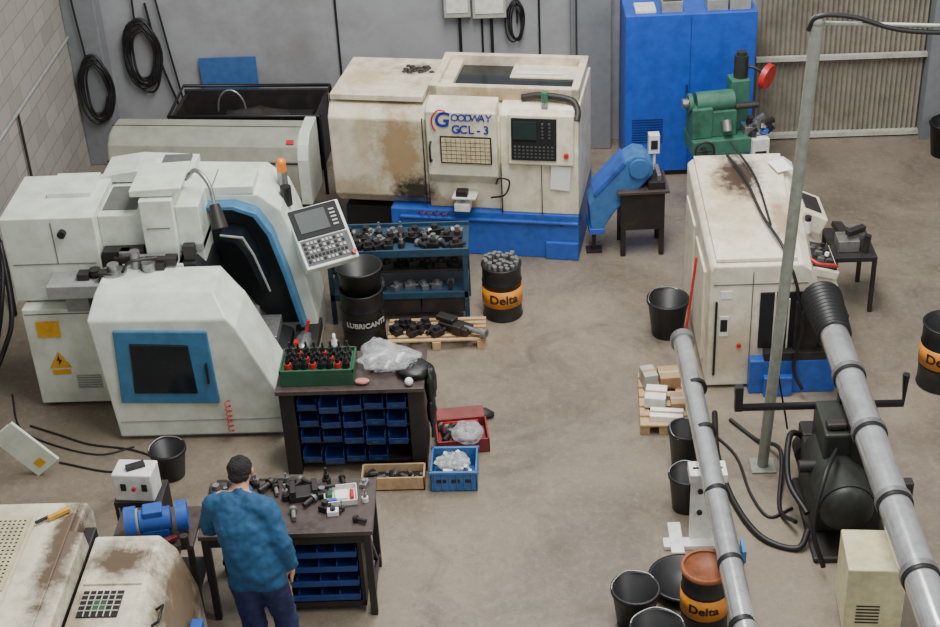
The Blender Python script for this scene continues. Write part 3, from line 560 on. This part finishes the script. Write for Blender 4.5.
# ------------------------------------------------------------------ workbench 1 (blue frame) with parts
W=thing('workbench','dirty blue steel workbench frame crowded with tool holders','workbench',(-1.2,12.5,0))
B('top',BLUEB,W).box(-.68,.68,-.24,.26,.74,.78).box(-.68,.68,-.25,-.23,.72,.8).box(-.68,.68,.25,.27,.74,.82).done(.005)
B('shelf',BLUEB,W).box(-.66,.66,-.22,.24,.28,.31).box(-.66,.66,-.24,-.22,.26,.33).done(.004)
B('shelf',DARK,W).box(-.66,.66,-.18,.24,.52,.54).done(.004)
B('drawer',DARK,W).box(-.25,.2,-.23,.1,.1,.26).done(.006)
B('drawer',DARK,W).box(.21,.62,-.23,.1,.1,.26).done(.006)
for sx in(-.66,.62):
    for sy in(-.24,.22): B('leg',BLUEB,W).box(sx,sx+.045,sy,sy+.045,0,.76).done(.003)
def holder(lb,loc,m_,grp,s=1,k=0):
    b=B('tool_holder',m_ if isinstance(m_,list) else [m_,STEEL])
    if k==0: b.m(0).cyl((0,0,0),(0,0,.05*s),.032*s).m(1).cyl((0,0,.05*s),(0,0,.09*s),.02*s).cyl((0,0,.09*s),(0,0,.14*s),.01*s)
    elif k==1: b.m(0).box(-.05*s,.05*s,-.035*s,.035*s,0,.05*s).m(1).cyl((0,0,.05*s),(0,0,.08*s),.025*s).box(.02*s,.08*s,-.012*s,.012*s,.02*s,.04*s)
    else: b.m(0).cyl((-.07*s,0,.035*s),(.07*s,0,.035*s),.02*s).m(1).cyl((.03*s,0,.035*s),(.06*s,0,.035*s),.035*s)
    o=b.done(.003,loc=loc); tag(o,lb,'tool',grp); return o
h0=holder('round dark tool holder on the workbench',(-1.8,12.45,.78),DARK,'tool holders on the blue workbench',1,0)
h1=holder('square steel tool block on the workbench',(-1.7,12.55,.78),STEEL,'tool blocks on the blue workbench',1,1)
h2=holder('short steel arbor lying on the workbench',(-1.6,12.4,.78),DARK,'arbors on the blue workbench',1,2)
h3=holder('black chuck jaw block on the workbench',(-1.5,12.6,.78),[BLACK,DARK],'jaw blocks on the blue workbench',1.2,1)
for i in range(12):
    for j in range(3):
        h=random.choice((h0,h1,h2,h3,h3)); x=-1.78+i*.104+random.uniform(-.02,.02); y=12.33+j*.13+random.uniform(-.02,.02)
        if random.random()<.95: dup(h,(x,y,.78),random.uniform(0,180))
for i in range(9):
    dup(random.choice((h0,h1,h2,h3)),(-1.75+i*.13,12.36+random.uniform(0,.03),.31),random.uniform(0,180),label='oily steel tool part on the lower shelf')
    dup(random.choice((h1,h2,h3)),(-1.7+i*.13,12.4+random.uniform(-.02,.03),.54),random.uniform(0,180),label='oily steel tool part on the middle shelf')
for i in range(8): dup(random.choice((h2,h3)),(-1.22+i*.055,11.9+random.uniform(-.06,.12),.106),random.uniform(0,180),label='dark steel part lying on the pallet')
# ------------------------------------------------------------------ cabinet bench with blue bins
W=thing('storage_bench','dark sheet-steel bench with open bays of blue bins','workbench',(-1.43,10.15,0))
B('top',DKTOP,W).box(-.6,.6,-.28,.3,.82,.86).done(.005)
B('carcass',DARK,W).box(-.58,-.46,-.24,.26,0,.82).box(.46,.58,-.24,.26,0,.82).box(-.58,.58,.24,.27,.05,.82).box(-.46,.46,-.2,.24,.08,.11).box(-.46,.46,-.22,.24,.3,.315).box(-.46,.46,-.22,.24,.46,.475).box(-.46,.46,-.22,.24,.62,.635).done(.005)
bn=thing('storage_bin','blue plastic open-front parts bin on the bench shelf','bin',(-1.79,9.99,.316),0,'blue parts bins in the bench')
B('tray',BLUED,bn).box(-.078,.078,-.07,.16,0,.008).box(-.078,-.072,-.07,.16,0,.11).box(.072,.078,-.07,.16,0,.11).box(-.078,.078,.154,.16,0,.12).prism([(-.09,.07),(-.07,.0),(-.064,.0),(-.084,.07)],'x',-.078,.078).done(.002)
B('label_slot',BLUEB,bn).obox((0,-.083,.038),(.06,.003,.024),(-15,0,0)).done()
for r_,z in enumerate((.316,.476,.636,.112)):
    for i in range(5):
        if r_==0 and i==0: continue
        if r_==3 and i>3: continue
        dup(bn,(-1.79+i*.18,9.99-random.choice((0,0,.03,.05)),z),random.uniform(-3,3))
tr=thing('tool_rack','green steel tray rack for red and black tool holders','tray',(-1.69,10.12,.86))
B('tray',TRAYG,tr).box(-.3,.3,-.18,.17,0,.12).done(.006)
B('rim',TRAYG,tr).box(-.3,.3,-.18,-.165,.12,.15).box(-.3,.3,.155,.17,.12,.15).box(-.3,-.285,-.18,.17,.12,.15).box(.285,.3,-.18,.17,.12,.15).done(.003)
hr=holder('red-collared tool holder standing in the green rack',(-1.925,10.03,.98),[RED,BLACK],'tool holders in the green rack',.9,0)
hb=holder('black tool holder standing in the green rack',(-1.455,10.2,.98),[BLACK,DARK],'black tool holders in the green rack',1,0)
for j in range(3):
    for i in range(8):
        if (j,i) in ((0,0),(2,7)): continue
        dup(hr if (i+j)%3==0 else hb,(-1.925+i*.067,10.03+j*.085,.98),0)
def bag(name,label,loc,r,m_=BAG,cat='bag',jit=.16):
    o=B(name,m_).sph((0,0,r[2]*.95),r,18,12,jit).done(loc=loc); tag(o,label,cat)
    sb=o.modifiers.new('soften','SUBSURF'); sb.levels=1; sb.render_levels=1; return o
bag('plastic_bag','wide crumpled clear plastic sheet on the bench',(-1.12,10.2,.86),(.26,.17,.07),jit=.3)
bag('plastic_bag','tall crumpled plastic bag behind the rack',(-1.22,10.3,.87),(.14,.1,.1),jit=.26)
o=B('wrapped_parts',[KEYS,DARK,WHITE])
for i in range(16): o.m(i%3).obox((random.uniform(-.16,.16),random.uniform(-.08,.08),.03+.02*(i%3)),(.09,.03,.03),(random.uniform(-20,20),random.uniform(-20,20),random.uniform(0,90)))
tag(o.done(.003,loc=(-1.12,10.2,.87)),'small parts inside the clear plastic sheet','parts')
bag('rag','dull pink rag on the bench',(-1.33,9.96,.865),(.06,.04,.02),PINK,'cloth',.1)
o=B('work_glove',BLACK); o.sph((-.04,.02,.04),(.14,.14,.045),18,12,.12).sph((.09,0,-.1),(.05,.13,.17),16,12,.12).sph((.09,-.05,-.32),(.04,.09,.16),16,12,.12)
for k in range(4): o.tube([(.09,-.12+k*.035,-.4),(.095,-.125+k*.037,-.48),(.09,-.13+k*.039,-.54)],.014,6,3)
tag(o.done(loc=(-.88,10.08,.86)),'dark cloth and gloves draped over the bench edge','cloth')
o=B('white_ball',WHITE).sph((0,0,.035),.035).done(loc=(-.95,9.92,.86)); tag(o,'small round white plastic cap on the bench','cap')
o=B('spray_bottle',[WHITE,BLUEL]).rev([(0,0),(.035,0),(.035,.14),(.012,.18),(.012,.22),(0,.22)]).m(1).cyl((0,0,.03),(0,0,.1),.036).done(loc=(-1.58,10.37,.86)); tag(o,'small white and blue bottle behind the rack','bottle')
t=thing('wooden_crate','long low wooden box with metal parts on the floor','crate',(-1.12,9.76,0),0)
B('boards',WOOD,t).box(-.26,.26,-.1,-.085,0,.13).box(-.26,.26,.085,.1,0,.13).box(-.26,-.245,-.1,.1,0,.13).box(.245,.26,-.1,.1,0,.13).box(-.26,.26,-.1,.1,0,.015).done(.003)
b=B('contents',[DARK,STEEL],t)
for i in range(14): b.m(i%2).obox((-.21+i*.032,random.uniform(-.04,.04),.09),(.1,.025,.025),(random.uniform(-15,15),random.uniform(-15,15),random.uniform(0,180)))
b.m(0).box(-.24,.24,-.08,.08,.015,.06).done(.003)
t=thing('plastic_crate','blue plastic crate with ribbed sides','crate',(-.62,9.8,0),-1)
b=B('shell',STEELB,t).box(-.19,.19,-.17,-.155,0,.2).box(-.19,.19,.155,.17,0,.2).box(-.19,-.175,-.17,.17,0,.2).box(.175,.19,-.17,.17,0,.2).box(-.19,.19,-.17,.17,0,.015).box(-.2,.2,-.18,-.165,.175,.2).box(-.2,.2,.165,.18,.175,.2)
for i in range(6): b.box(-.16+i*.06,-.15+i*.06,-.178,-.17,.03,.17)
b.done(.003)
B('slot_row',BLACK,t).box(-.14,-.06,-.174,-.169,.09,.12).box(-.02,.05,-.174,-.169,.09,.12).box(.08,.14,-.174,-.169,.09,.12).done()
b=B('contents',[KEYS,WHITE,STEEL],t)
for i in range(26): b.m(i%3).obox((random.uniform(-.14,.14),random.uniform(-.12,.12),random.uniform(.1,.18)),(.08,.03,.03),(random.uniform(0,90),random.uniform(0,90),random.uniform(0,90)))
b.done(.003)
bag('plastic_bag','clear bag of white parts in the blue crate',(-.62,9.8,.12),(.14,.12,.06),jit=.22)
t=thing('toolbox','open dark red metal toolbox','toolbox',(-.58,10.3,0),6)
B('tray',REDD,t).box(-.21,.23,-.17,-.155,0,.14).box(-.21,.23,.155,.17,0,.14).box(-.21,-.195,-.17,.17,0,.14).box(.215,.23,-.17,.17,0,.14).box(-.21,.23,-.17,.17,0,.015).box(-.19,.21,-.15,.15,.015,.05).done(.003)
B('lid',REDD,t).obox((0,.25,.12),(.44,.16,.012),(10,0,0)).done(.003)
B('handle',RED,t).tube([(-.15,.02,.14),(-.15,.02,.2),(.15,.02,.2),(.15,.02,.14)],.01,8,1).done()
for i in range(9):
    o=holder('loose hand tool in the dark red box',(-.73+i*.038,10.3+random.uniform(-.08,.08),.05),[DARK,STEEL],'tools in the dark red toolbox',1.1,2); o.rotation_euler=(0,0,random.uniform(0,3))
bag('plastic_bag','clear plastic bag slumped over the dark red toolbox',(-.52,10.16,.12),(.13,.11,.09),jit=.24)
o=B('folded_tarp',DARK).sph((0,0,.04),(.2,.08,.05),18,10,.15).done(loc=(-.5,10.66,0)); tag(o,'dark folded cloth on the floor behind the toolbox','cloth')
# ------------------------------------------------------------------ front workbench
W=thing('workbench','long dark steel workbench with drawers beside the worker','workbench',(-1.75,8.48,0),1)
B('top',DKTOP,W).box(-.62,.62,-.31,.31,.77,.81).done(.006)
for sx in(-.6,.55):
    for sy in(-.29,.24): B('leg',DARK,W).box(sx,sx+.05,sy,sy+.05,0,.77).done(.003)
B('brace',DARK,W).box(-.6,.6,-.28,-.26,.68,.77).box(.56,.59,-.28,.28,.1,.14).box(-.6,.6,.2,.28,.1,.14).obox((.575,0,.4),(.02,.03,.75),(35,0,0)).done(.003)
B('drawer_cabinet',DARK,W).box(-.15,.52,-.24,.26,.05,.1).box(-.15,-.12,-.24,.26,.05,.68).box(.49,.52,-.24,.26,.05,.68).box(-.15,.52,.24,.26,.05,.68).box(-.15,.52,-.24,.26,.66,.68).done(.003)
for j in range(4):
    z=.12+j*.135
    b=B('drawer',BLUED,W).box(-.11,.48,-.25,-.235,z,z+.05).box(-.11,.48,-.235,.1,z,z+.015)
    for x in (-.11,.03,.2,.33,.48): b.box(x-.004,x+.004,-.245,.1,z+.015,z+.085)
    b.done(.003)
gi='tools on the front workbench'
its=[(-2.2,8.7,0,DARK),(-2.12,8.66,1,STEEL),(-2.02,8.72,0,DARK),(-1.94,8.68,2,DARK),(-1.8,8.74,0,DARK),(-1.74,8.7,1,DARK),(-1.66,8.74,2,DARK),(-1.5,8.74,0,DARK),(-1.22,8.7,1,STEEL),(-2.25,8.5,0,DARK),(-2.3,8.65,1,DARK),(-2.28,8.35,0,DARK),(-1.2,8.52,0,WHITE),(-1.42,8.38,1,PAPER),(-1.36,8.42,0,DARK),(-1.48,8.44,1,BLACK),(-1.52,8.6,1,DARK),(-1.38,8.74,2,DARK),(-2.08,8.76,1,BLACK),(-1.86,8.64,2,STEEL),(-1.78,8.56,0,DARK),(-1.22,8.28,2,DARK),(-1.7,8.36,2,STEEL),(-1.9,8.74,1,BLACK),(-1.6,8.5,2,DARK)]
for i,(x,y,k,mm) in enumerate(its):
    holder('steel tool or fixture lying on the front workbench',(x,y,.81),[mm,DARK if i%2 else STEEL],gi,random.uniform(.65,1.05),k).rotation_euler=(0,0,random.uniform(0,3))
t=thing('parts_tray','white plastic tray with small coloured items','tray',(-1.38,8.56,.81),8)
B('shell',WHITE,t).box(-.12,.12,-.1,.1,0,.01).box(-.12,.12,-.1,-.092,0,.05).box(-.12,.12,.092,.1,0,.05).box(-.12,-.112,-.1,.1,0,.05).box(.112,.12,-.1,.1,0,.05).done(.002)
B('contents',[PAPER,RED,BLUE,TRAYG],t).box(-.04,.05,-.05,.05,.01,.04).m(1).cyl((.08,-.05,.03),(.08,.04,.03),.015).m(2).box(-.09,-.03,-.08,-.05,.01,.05).m(3).box(-.1,-.06,.0,.06,.01,.04).done(.003)
t=thing('machine_vise','dark steel block vise on the bench','vise',(-1.62,8.6,.81),10)
B('vise_base',DARK,t).box(-.14,.14,-.07,.07,0,.05).done(.006); B('jaw',DARK,t).box(-.13,-.09,-.07,.07,.05,.1).done(.004); B('jaw',DARK,t).box(.03,.07,-.07,.07,.05,.1).cyl((.07,0,.06),(.2,0,.06),.014).done(.004)
o=B('dark_floor_patch',mat('dark_brown_patch',(58,50,46),.45,dirt=(34,30,28),amt=.5,scale=6)).box(-2.6,-2.0,9.35,9.85,0,.012).done(); tag(o,'thin dark patch on the concrete floor','mat')  # thin slab in blotchy dark brown over part of the floor
# side stand with grinder and box
t=thing('machine_stand','dark steel stand holding a bench grinder','stand',(-2.74,8.42,0))
B('stand_top',DKTOP,t).box(-.28,.32,-.22,.23,.66,.7).done(.004)
for sx in(-.26,.27):
    for sy in(-.2,.18): B('leg',DARK,t).box(sx,sx+.04,sy,sy+.04,0,.66).done()
B('stand_shelf',DARK,t).box(-.26,.3,-.2,.2,.2,.24).done()
t=thing('bench_grinder','compact blue bench grinder with motor housing and guards','grinder',(-2.7,8.33,.7),12)
B('motor',BLUE,t).cyl((-.1,0,.14),(.12,0,.14),.085,.085,24).box(-.09,.1,-.08,.08,0,.1).box(-.07,.07,-.06,.06,.18,.25).done(.008)
B('wheel_guard',BLUE,t).cyl((-.2,0,.14),(-.12,0,.14),.12,.12,24).done(.008)
B('wheel_guard',BLUE,t).cyl((.16,0,.14),(.24,0,.14),.11,.11,24).done(.008)
B('grinding_wheel',GREY,t).cyl((-.12,0,.14),(-.105,0,.14),.1,.1,24).done()
B('tool_rest',[REDD,DARK],t).box(-.22,-.12,-.2,-.12,.06,.09).obox((.05,-.14,.04),(.2,.04,.03),(0,0,20)).m(1).box(-.12,.05,-.22,-.16,0,.08).cyl((.2,-.18,0),(.2,-.18,.1),.03).done(.003)
t=thing('steel_cabinet','low dark steel pedestal under the switch box','cabinet',(-2.92,8.84,0)); B('body',DARK,t).box(-.18,.18,-.13,.14,.0,.7).done(.006); B('door_line',GREY,t).box(-.15,-.14,-.135,-.13,.05,.65).done()
t=thing('switch_box','small off-white electrical switch box on a pedestal','electrical box',(-2.92,8.82,.7),-5)
B('case',WHITE,t).box(-.16,.14,-.1,.1,.0,.24).done(.012)
B('latch',DARK,t).box(-.1,-.06,-.108,-.1,.1,.16).done(); B('latch',DARK,t).box(.06,.1,-.108,-.1,.1,.16).done(); B('lid_tool',DARK,t).obox((0,0,.255),(.14,.06,.03),(0,0,30)).done(.003); B('button',RED,t).cyl((.0,-.1,.12),(.0,-.12,.12),.015).done()
# ------------------------------------------------------------------ machines in near corner
A=thing('cnc_machine','cream machine with perforated vent panel and sliding cover','machine',(-3.4,7.4,0))
AB=maker(A)
AB('body',CREAM_A).prism([(6.3,.05),(8.15,.05),(8.18,1.05),(8.1,1.2),(6.3,1.2)],'x',-3.95,-3.06).done(.02)
b=AB('vent_panel',[mat('vent_beige',(206,196,160),.5,dirt=(150,138,104),amt=.4),DARK]); b.m(0).box(-3.85,-3.4,7.2,7.95,1.2,1.212).m(1)
for i in range(12):
    for j in range(18): b.box(-3.82+i*.034,-3.804+i*.034,7.24+j*.038,7.254+j*.038,1.212,1.2135)
b.done()
AB('deck',CREAM_A).box(-3.36,-3.1,6.5,8.0,1.2,1.235).box(-3.9,-3.4,6.4,7.1,1.2,1.26).done(.01)
AB('gap_cover',[DARK,CREAM_A]).m(0).box(-3.06,-2.98,6.5,7.95,.3,1.1).m(1).prism([(-3.1,1.1),(-2.98,1.06),(-3.0,1.22),(-3.1,1.24)],'y',6.5,7.75).done(.01)
AB('hand_tool',[YELLOW,BLACK]).m(0).obox((-3.2,7.9,1.26),(.16,.03,.03),(0,0,40)).m(1).obox((-3.3,7.84,1.26),(.1,.02,.02),(0,0,40)).done(.004)
Cc=thing('cnc_machine','cream machine end unit with oil stains and dark grille','machine',(-2.66,7.1,0))
CB=maker(Cc)
CB('body',CREAM_B).prism([(-2.94,.1),(-2.28,.1),(-2.3,.7),(-2.4,1.04),(-2.5,1.16),(-2.94,1.16)],'y',6.4,7.78).done(.02)
b=CB('grille_window',[BLACK,TRAYG,CREAM]); b.m(0).box(-2.88,-2.62,6.98,7.22,1.16,1.17).m(1).box(-2.8,-2.7,7.03,7.12,1.17,1.175).m(2)
for i in range(5): b.box(-2.88+.043*(i+1),-2.876+.043*(i+1),6.98,7.22,1.17,1.178)
for i in range(4): b.box(-2.88,-2.62,6.98+.048*(i+1),6.984+.048*(i+1),1.17,1.178)
b.done()
CB('lid_plate',CREAM_B).box(-2.9,-2.52,7.28,7.7,1.16,1.175).done(.004)
CB('base',BLUE).box(-2.9,-2.2,6.4,7.7,0,.35).box(-2.28,-2.2,6.6,7.4,.1,.75).done(.01)
CB('handle',BLACK).tube([(-2.42,7.0,1.06),(-2.37,7.0,1.1),(-2.37,7.15,1.1),(-2.42,7.15,1.06)],.01,6,1).done()
o=B('sheet_metal_panel',[MINT,YELLOW]).obox((0,0,.33),(.5,.03,.26),(0,50,0)).obox((-.06,.03,.33),(.42,.03,.2),(0,50,0)).m(1).obox((.1,-.018,.2),(.07,.004,.09),(0,50,0)).done(.006,loc=(-4.2,10.0,-.06)); tag(o,'pale sheet-metal panel with yellow sticker leaning at the wall','panel')
# ------------------------------------------------------------------ wall fittings
def coil(name,c,rx,rz,n_,r=.014):
    b=B(name,RUBBER); pts=[]
    for i in range(n_*14):
        a=i/14*2*math.pi; k=1+.2*math.sin(i*.37); off=.04*math.sin(i*.9)
        pts.append((c[0]+rx*k*math.cos(a)+.02*math.sin(i*.23),c[1]-.03-abs(off),c[2]+rz*k*math.sin(a)-.05*math.sin(i*.11)))
    b.tube(pts,r,6,2); return b
b=coil('cable_coil',(-4.84,15.98,.98),.16,.36,7,.014); b.tube([(-4.9,15.95,1.3),(-4.95,15.94,2.2),(-4.95,15.94,3.2)],.012); tag(b.done(),'black cable coil hanging on the corner column','cable')
b=coil('cable_coil',(-4.3,16.22,1.3),.17,.36,9,.015); b.tube([(-4.2,16.2,1.9),(-4.12,16.2,1.2),(-3.95,16.2,.5)],.014).tube([(-4.1,16.2,2.2),(-4.0,16.2,1.3),(-3.9,16.2,.5)],.012).tube([(-4.3,16.2,3.0),(-4.35,16.2,1.6)],.012); tag(b.done(),'black hose coil hanging on the rendered wall','hose')
b=coil('cable_coil',(-.02,16.22,1.55),.08,.22,5,.01); b.tube([(0,16.2,1.5),(0,16.2,2.2)],.01); tag(b.done(),'small black cable coil beside the switch boxes','cable')
o=B('wall_conduit',GREY).tube([(-5.08,16.0,1.6),(-5.08,10,1.6)],.02,8,1).done(); tag(o,'thin grey conduit along the block wall','pipe')
o=B('wall_conduit',DARK).tube([(-5.07,13.9,0.0),(-5.07,13.9,1.6)],.015,8,1).done(); tag(o,'dark conduit dropping down the block wall','pipe')
for k,pts in enumerate([[(-5.06,12.6,0.02),(-5.0,12.5,.8),(-5.06,12.4,1.6)],[(-5.0,11.6,0.02),(-4.9,11.9,.5),(-4.95,12.3,.9),(-5.05,12.0,1.4)],[(-4.95,11.2,0.02),(-4.8,11.5,.3),(-4.85,12.0,.4),(-5.0,12.5,.9)]]):
    o=B('wall_cable',RUBBER).tube(pts,.024).done(); tag(o,'thick black cable looping down the block wall','cable','cables on the block wall')
for i,(x,c_) in enumerate(((.25,BLACK),(-.4,BLACK),(-2.05,RUBBER))):
    o=B('wall_conduit',c_).cyl((x,16.23,.02),(x,16.23,4.2),.012).done(); tag(o,'thin dark vertical conduit on the rendered wall','pipe')
b=B('blue_board',mat('dull_blue_panel',(62,104,164),.6)).box(-.33,.33,-.01,.01,0,1.22).box(-.33,.33,-.02,-.01,.02,.05).done(.003,loc=(-3.35,16.2,.0)); tag(b,'dull blue rectangular board standing against the wall','board')
for i,(x0,x1,z0,z1,l_) in enumerate(((-.82,-.52,1.62,2.0,'grey electrical junction box on the wall'),(-.5,-.12,1.6,2.1,'grey electrical switch box with dial on the wall'))):
    t=thing('switch_box',l_,'electrical box',((x0+x1)/2,16.25,(z0+z1)/2)); w=(x1-x0)/2;h=(z1-z0)/2
    B('case',KEYS,t).box(-w,w,-.14,-.002,-h,h).done(.01); B('cover_plate',WHITE,t).box(-w+.03,w-.03,-.15,-.14,-h+.06,h-.03).done(.004)
    B('conduit',RUBBER,t).cyl((.02,-.06,-h),(.02,-.06,-h-.55),.018).done()
o=B('red_rod',RED).cyl((0,0,0),(.12,.12,1.1),.012).done(loc=(1.38,11.3,0)); tag(o,'thin red rod leaning against the lathe','rod')
def hose(label,pts,r=.02):
    o=B('floor_hose',RUBBER).tube([(x,y,r+(z if z else 0)) for x,y,z in pts],r,8).done(); tag(o,label,'hose'); return o
hose('thick black hose looping across the floor to the feeder',[(1.6,10.6,0),(1.55,10.0,0),(1.6,9.4,0),(1.75,8.95,0),(2.0,8.8,0),(2.1,8.9,.1)],.025)
hose('black hose curving around the feeder pump',[(1.72,10.5,0),(1.9,10.2,0),(2.05,9.9,.1),(1.95,9.3,0),(2.02,9.0,.1)],.018)
hose('thin black cable lying on the floor by the post',[(1.5,10.4,0),(1.7,10.0,0),(1.75,9.5,0),(1.85,9.2,0),(2.05,9.3,0)],.012)
hose('dark cable trailing on the floor beside the machining centre',[(-4.4,10.7,0),(-4.1,10.55,0),(-3.8,10.4,0),(-3.4,10.3,0),(-3.2,10.15,0),(-3.5,10.0,0),(-4.0,10.15,0)],.009)
hose('dark cable trailing on the floor near the wall',[(-4.7,11.2,0),(-4.5,10.7,0),(-4.2,10.45,0),(-3.7,10.25,0),(-3.4,10.35,0)],.008)
# ------------------------------------------------------------------ person
HB=B('tmp',SKIN)
def chain(pts):
    for (p,r),(q,s_) in zip(pts[:-1],pts[1:]):
        p=Vector(p);q=Vector(q); r=Vector(r if isinstance(r,tuple) else (r,r,r)); s_=Vector(s_ if isinstance(s_,tuple) else (s_,s_,s_))
        k=max(2,int((q-p).length/.022))
        for i in range(k+1):
            t_=i/k; HB.sph(p.lerp(q,t_),tuple(r.lerp(s_,t_)),16,10)
PX,PY=-1.86,7.66
chain([((0,0,.86),(.17,.13,.08)),((0,0,.96),(.195,.145,.09)),((-.03,.03,1.12),(.185,.14,.09)),((-.06,.09,1.26),(.2,.135,.09)),((-.08,.16,1.36),(.18,.115,.07)),((-.085,.2,1.405),(.11,.085,.06))])
chain([((-.085,.2,1.41),(.07,.065,.06)),((-.085,.265,1.475),(.058,.058,.05))])
chain([((-.085,.31,1.475),(.07,.08,.07)),((-.083,.33,1.53),(.076,.093,.085))])
chain([((-.16,.16,1.385),.08),((-.255,.18,1.35),.085),((-.325,.23,1.13),.072),((-.285,.39,1.0),.056),((-.26,.45,.965),.05)])
chain([((-.0,.13,1.38),.08),((.1,.13,1.34),.086),((.185,.03,1.13),.074),((.22,.06,.94),.056)])
chain([((-.255,.46,.955),.03),((-.25,.49,.945),.028)]); chain([((.22,.06,.93),.03),((.225,.07,.86),.028)])
chain([((-.085,0,.86),(.115,.12,.1)),((-.085,.05,.5),.088),((-.06,.02,.13),.072)]); chain([((-.06,.03,.05),(.045,.05,.045)),((-.06,.16,.045),(.042,.05,.04))])
chain([((.09,0,.86),(.115,.12,.1)),((.13,.07,.5),.088),((.17,.02,.13),.072)]); chain([((.17,.03,.05),(.045,.05,.045)),((.19,.16,.045),(.042,.05,.04))])
bmesh.ops.remove_doubles(HB.bm,verts=HB.bm.verts,dist=.0015)
tmp=HB.done()
rm=tmp.modifiers.new('r','REMESH'); rm.mode='VOXEL'; rm.voxel_size=.012
sm=tmp.modifiers.new('m','SMOOTH'); sm.iterations=3; sm.factor=.5
tx=bpy.data.textures.new('cloth_folds','CLOUDS'); tx.noise_scale=.07; tx.noise_depth=1
dp=tmp.modifiers.new('d','DISPLACE'); dp.texture=tx; dp.strength=.03; dp.mid_level=.5; dp.texture_coords='LOCAL'
dg=bpy.context.evaluated_depsgraph_get(); me=bpy.data.meshes.new_from_object(tmp.evaluated_get(dg))
if len(me.polygons)<2000 or max(v.co.z for v in me.vertices)-min(v.co.z for v in me.vertices)<1.3: me=tmp.data.copy()
bpy.data.objects.remove(tmp)
pe=thing('person','person in blue work jacket and navy trousers leaning over the bench','person',(PX,PY,0),0)
b=B('body',[SKIN,JACKET,TROUS,SHOE],pe); b.mesh(me)
for hx,hy,hz,dr in((.225,.075,.83,(0,.15,-1)),(-.25,.51,.94,(.1,1,-.25))):
    d=Vector(dr).normalized(); sd=Vector((1,0,0)) if abs(d.x)<.5 and abs(d.z)>.5 else Vector((0,0,1)); up=d.cross(sd).normalized(); c0=Vector((hx,hy,hz))
    for k,ln in enumerate((.07,.08,.075,.06)):
        q=c0+up*((k-1.5)*.019); nrm=-sd
        b.tube([q-d*.02,q+d*ln*.4+nrm*.004,q+d*ln*.75+nrm*.01,q+d*ln+nrm*.024],lambda t_:.0095*(1-.25*t_),8,3)
    q=c0-d*.035+up*.03; b.tube([q,q+up*.02+d*.025,q+up*.022+d*.055],lambda t_:.011*(1-.25*t_),8,3)
    b.sph(c0-d*.02,(.02,.036,.04) if abs(d.z)>.5 else (.038,.04,.02),12,8)
b.sph((-.083,.425,1.505),(.013,.018,.022),8,6); b.sph((-.162,.325,1.515),(.012,.022,.032),8,6); b.sph((-.004,.325,1.515),(.012,.022,.032),8,6)
for f in b.bm.faces:
    c=f.calc_center_median(); x,y,z=c
    nr=math.hypot(x-.225,y-.075)<.06 and .68<z<.9
    nl=y>.46 and z<1.2
    if z<.11: f.material_index=3
    elif (nr and x>.175) or nl: f.material_index=0
    elif z<.84: f.material_index=2
    elif z>1.44 and y>.19: f.material_index=0
    else: f.material_index=1
b.done()
b=B('hair',HAIR,pe)
b.sph((-.083,.315,1.552),(.084,.094,.08),28,18,.06).sph((-.085,.262,1.525),(.07,.055,.05),22,14,.06); b.done()
B('eyes',INK,pe).sph((-.112,.415,1.535),.01,8,6).sph((-.055,.415,1.535),.01,8,6).done()
B('collar',JACKET,pe).tube([(-.085+.072*math.cos(a*math.pi/8),.22+.066*math.sin(a*math.pi/8),1.43) for a in range(17)],.018,8,2).done()
# ------------------------------------------------------------------ camera
th=31.5*D2R; yw=2.5*D2R; ro=3.0*D2R
fwd=Vector((-math.sin(yw)*math.cos(th),math.cos(yw)*math.cos(th),-math.sin(th))); r0=Vector((math.cos(yw),math.sin(yw),0)); u0=r0.cross(fwd)
rt=r0*math.cos(ro)-u0*math.sin(ro); up=r0*math.sin(ro)+u0*math.cos(ro)
cd=bpy.data.cameras.new('camera'); cd.sensor_width=36; cd.lens=1500/940*36; cam=bpy.data.objects.new('camera',cd); COL.objects.link(cam)
mw=Matrix((rt,up,-fwd)).transposed().to_4x4(); mw.translation=Vector((0,0,7.6)); cam.matrix_world=mw; SC.camera=cam
# ------------------------------------------------------------------ light
w=bpy.data.worlds.new('world'); SC.world=w; w.use_nodes=True; w.node_tree.nodes['Background'].inputs[0].default_value=(.9,.95,1,1); w.node_tree.nodes['Background'].inputs[1].default_value=.55
def area(n_,loc,rot,sx,sy,e,c=(1,.97,.92)):
    l=bpy.data.lights.new(n_,'AREA'); l.shape='RECTANGLE'; l.size=sx; l.size_y=sy; l.energy=e; l.color=c
    o=bpy.data.objects.new(n_,l); COL.objects.link(o); o.location=loc; o.rotation_euler=[a*D2R for a in rot]; return o
area('skylight_lamp',(.5,10.5,8.8),(0,0,0),2.5,8,1280,(1,.985,.955))
area('window_lamp',(5.5,5,6.5),(55,0,50),4,3,240,(1,.97,.92))
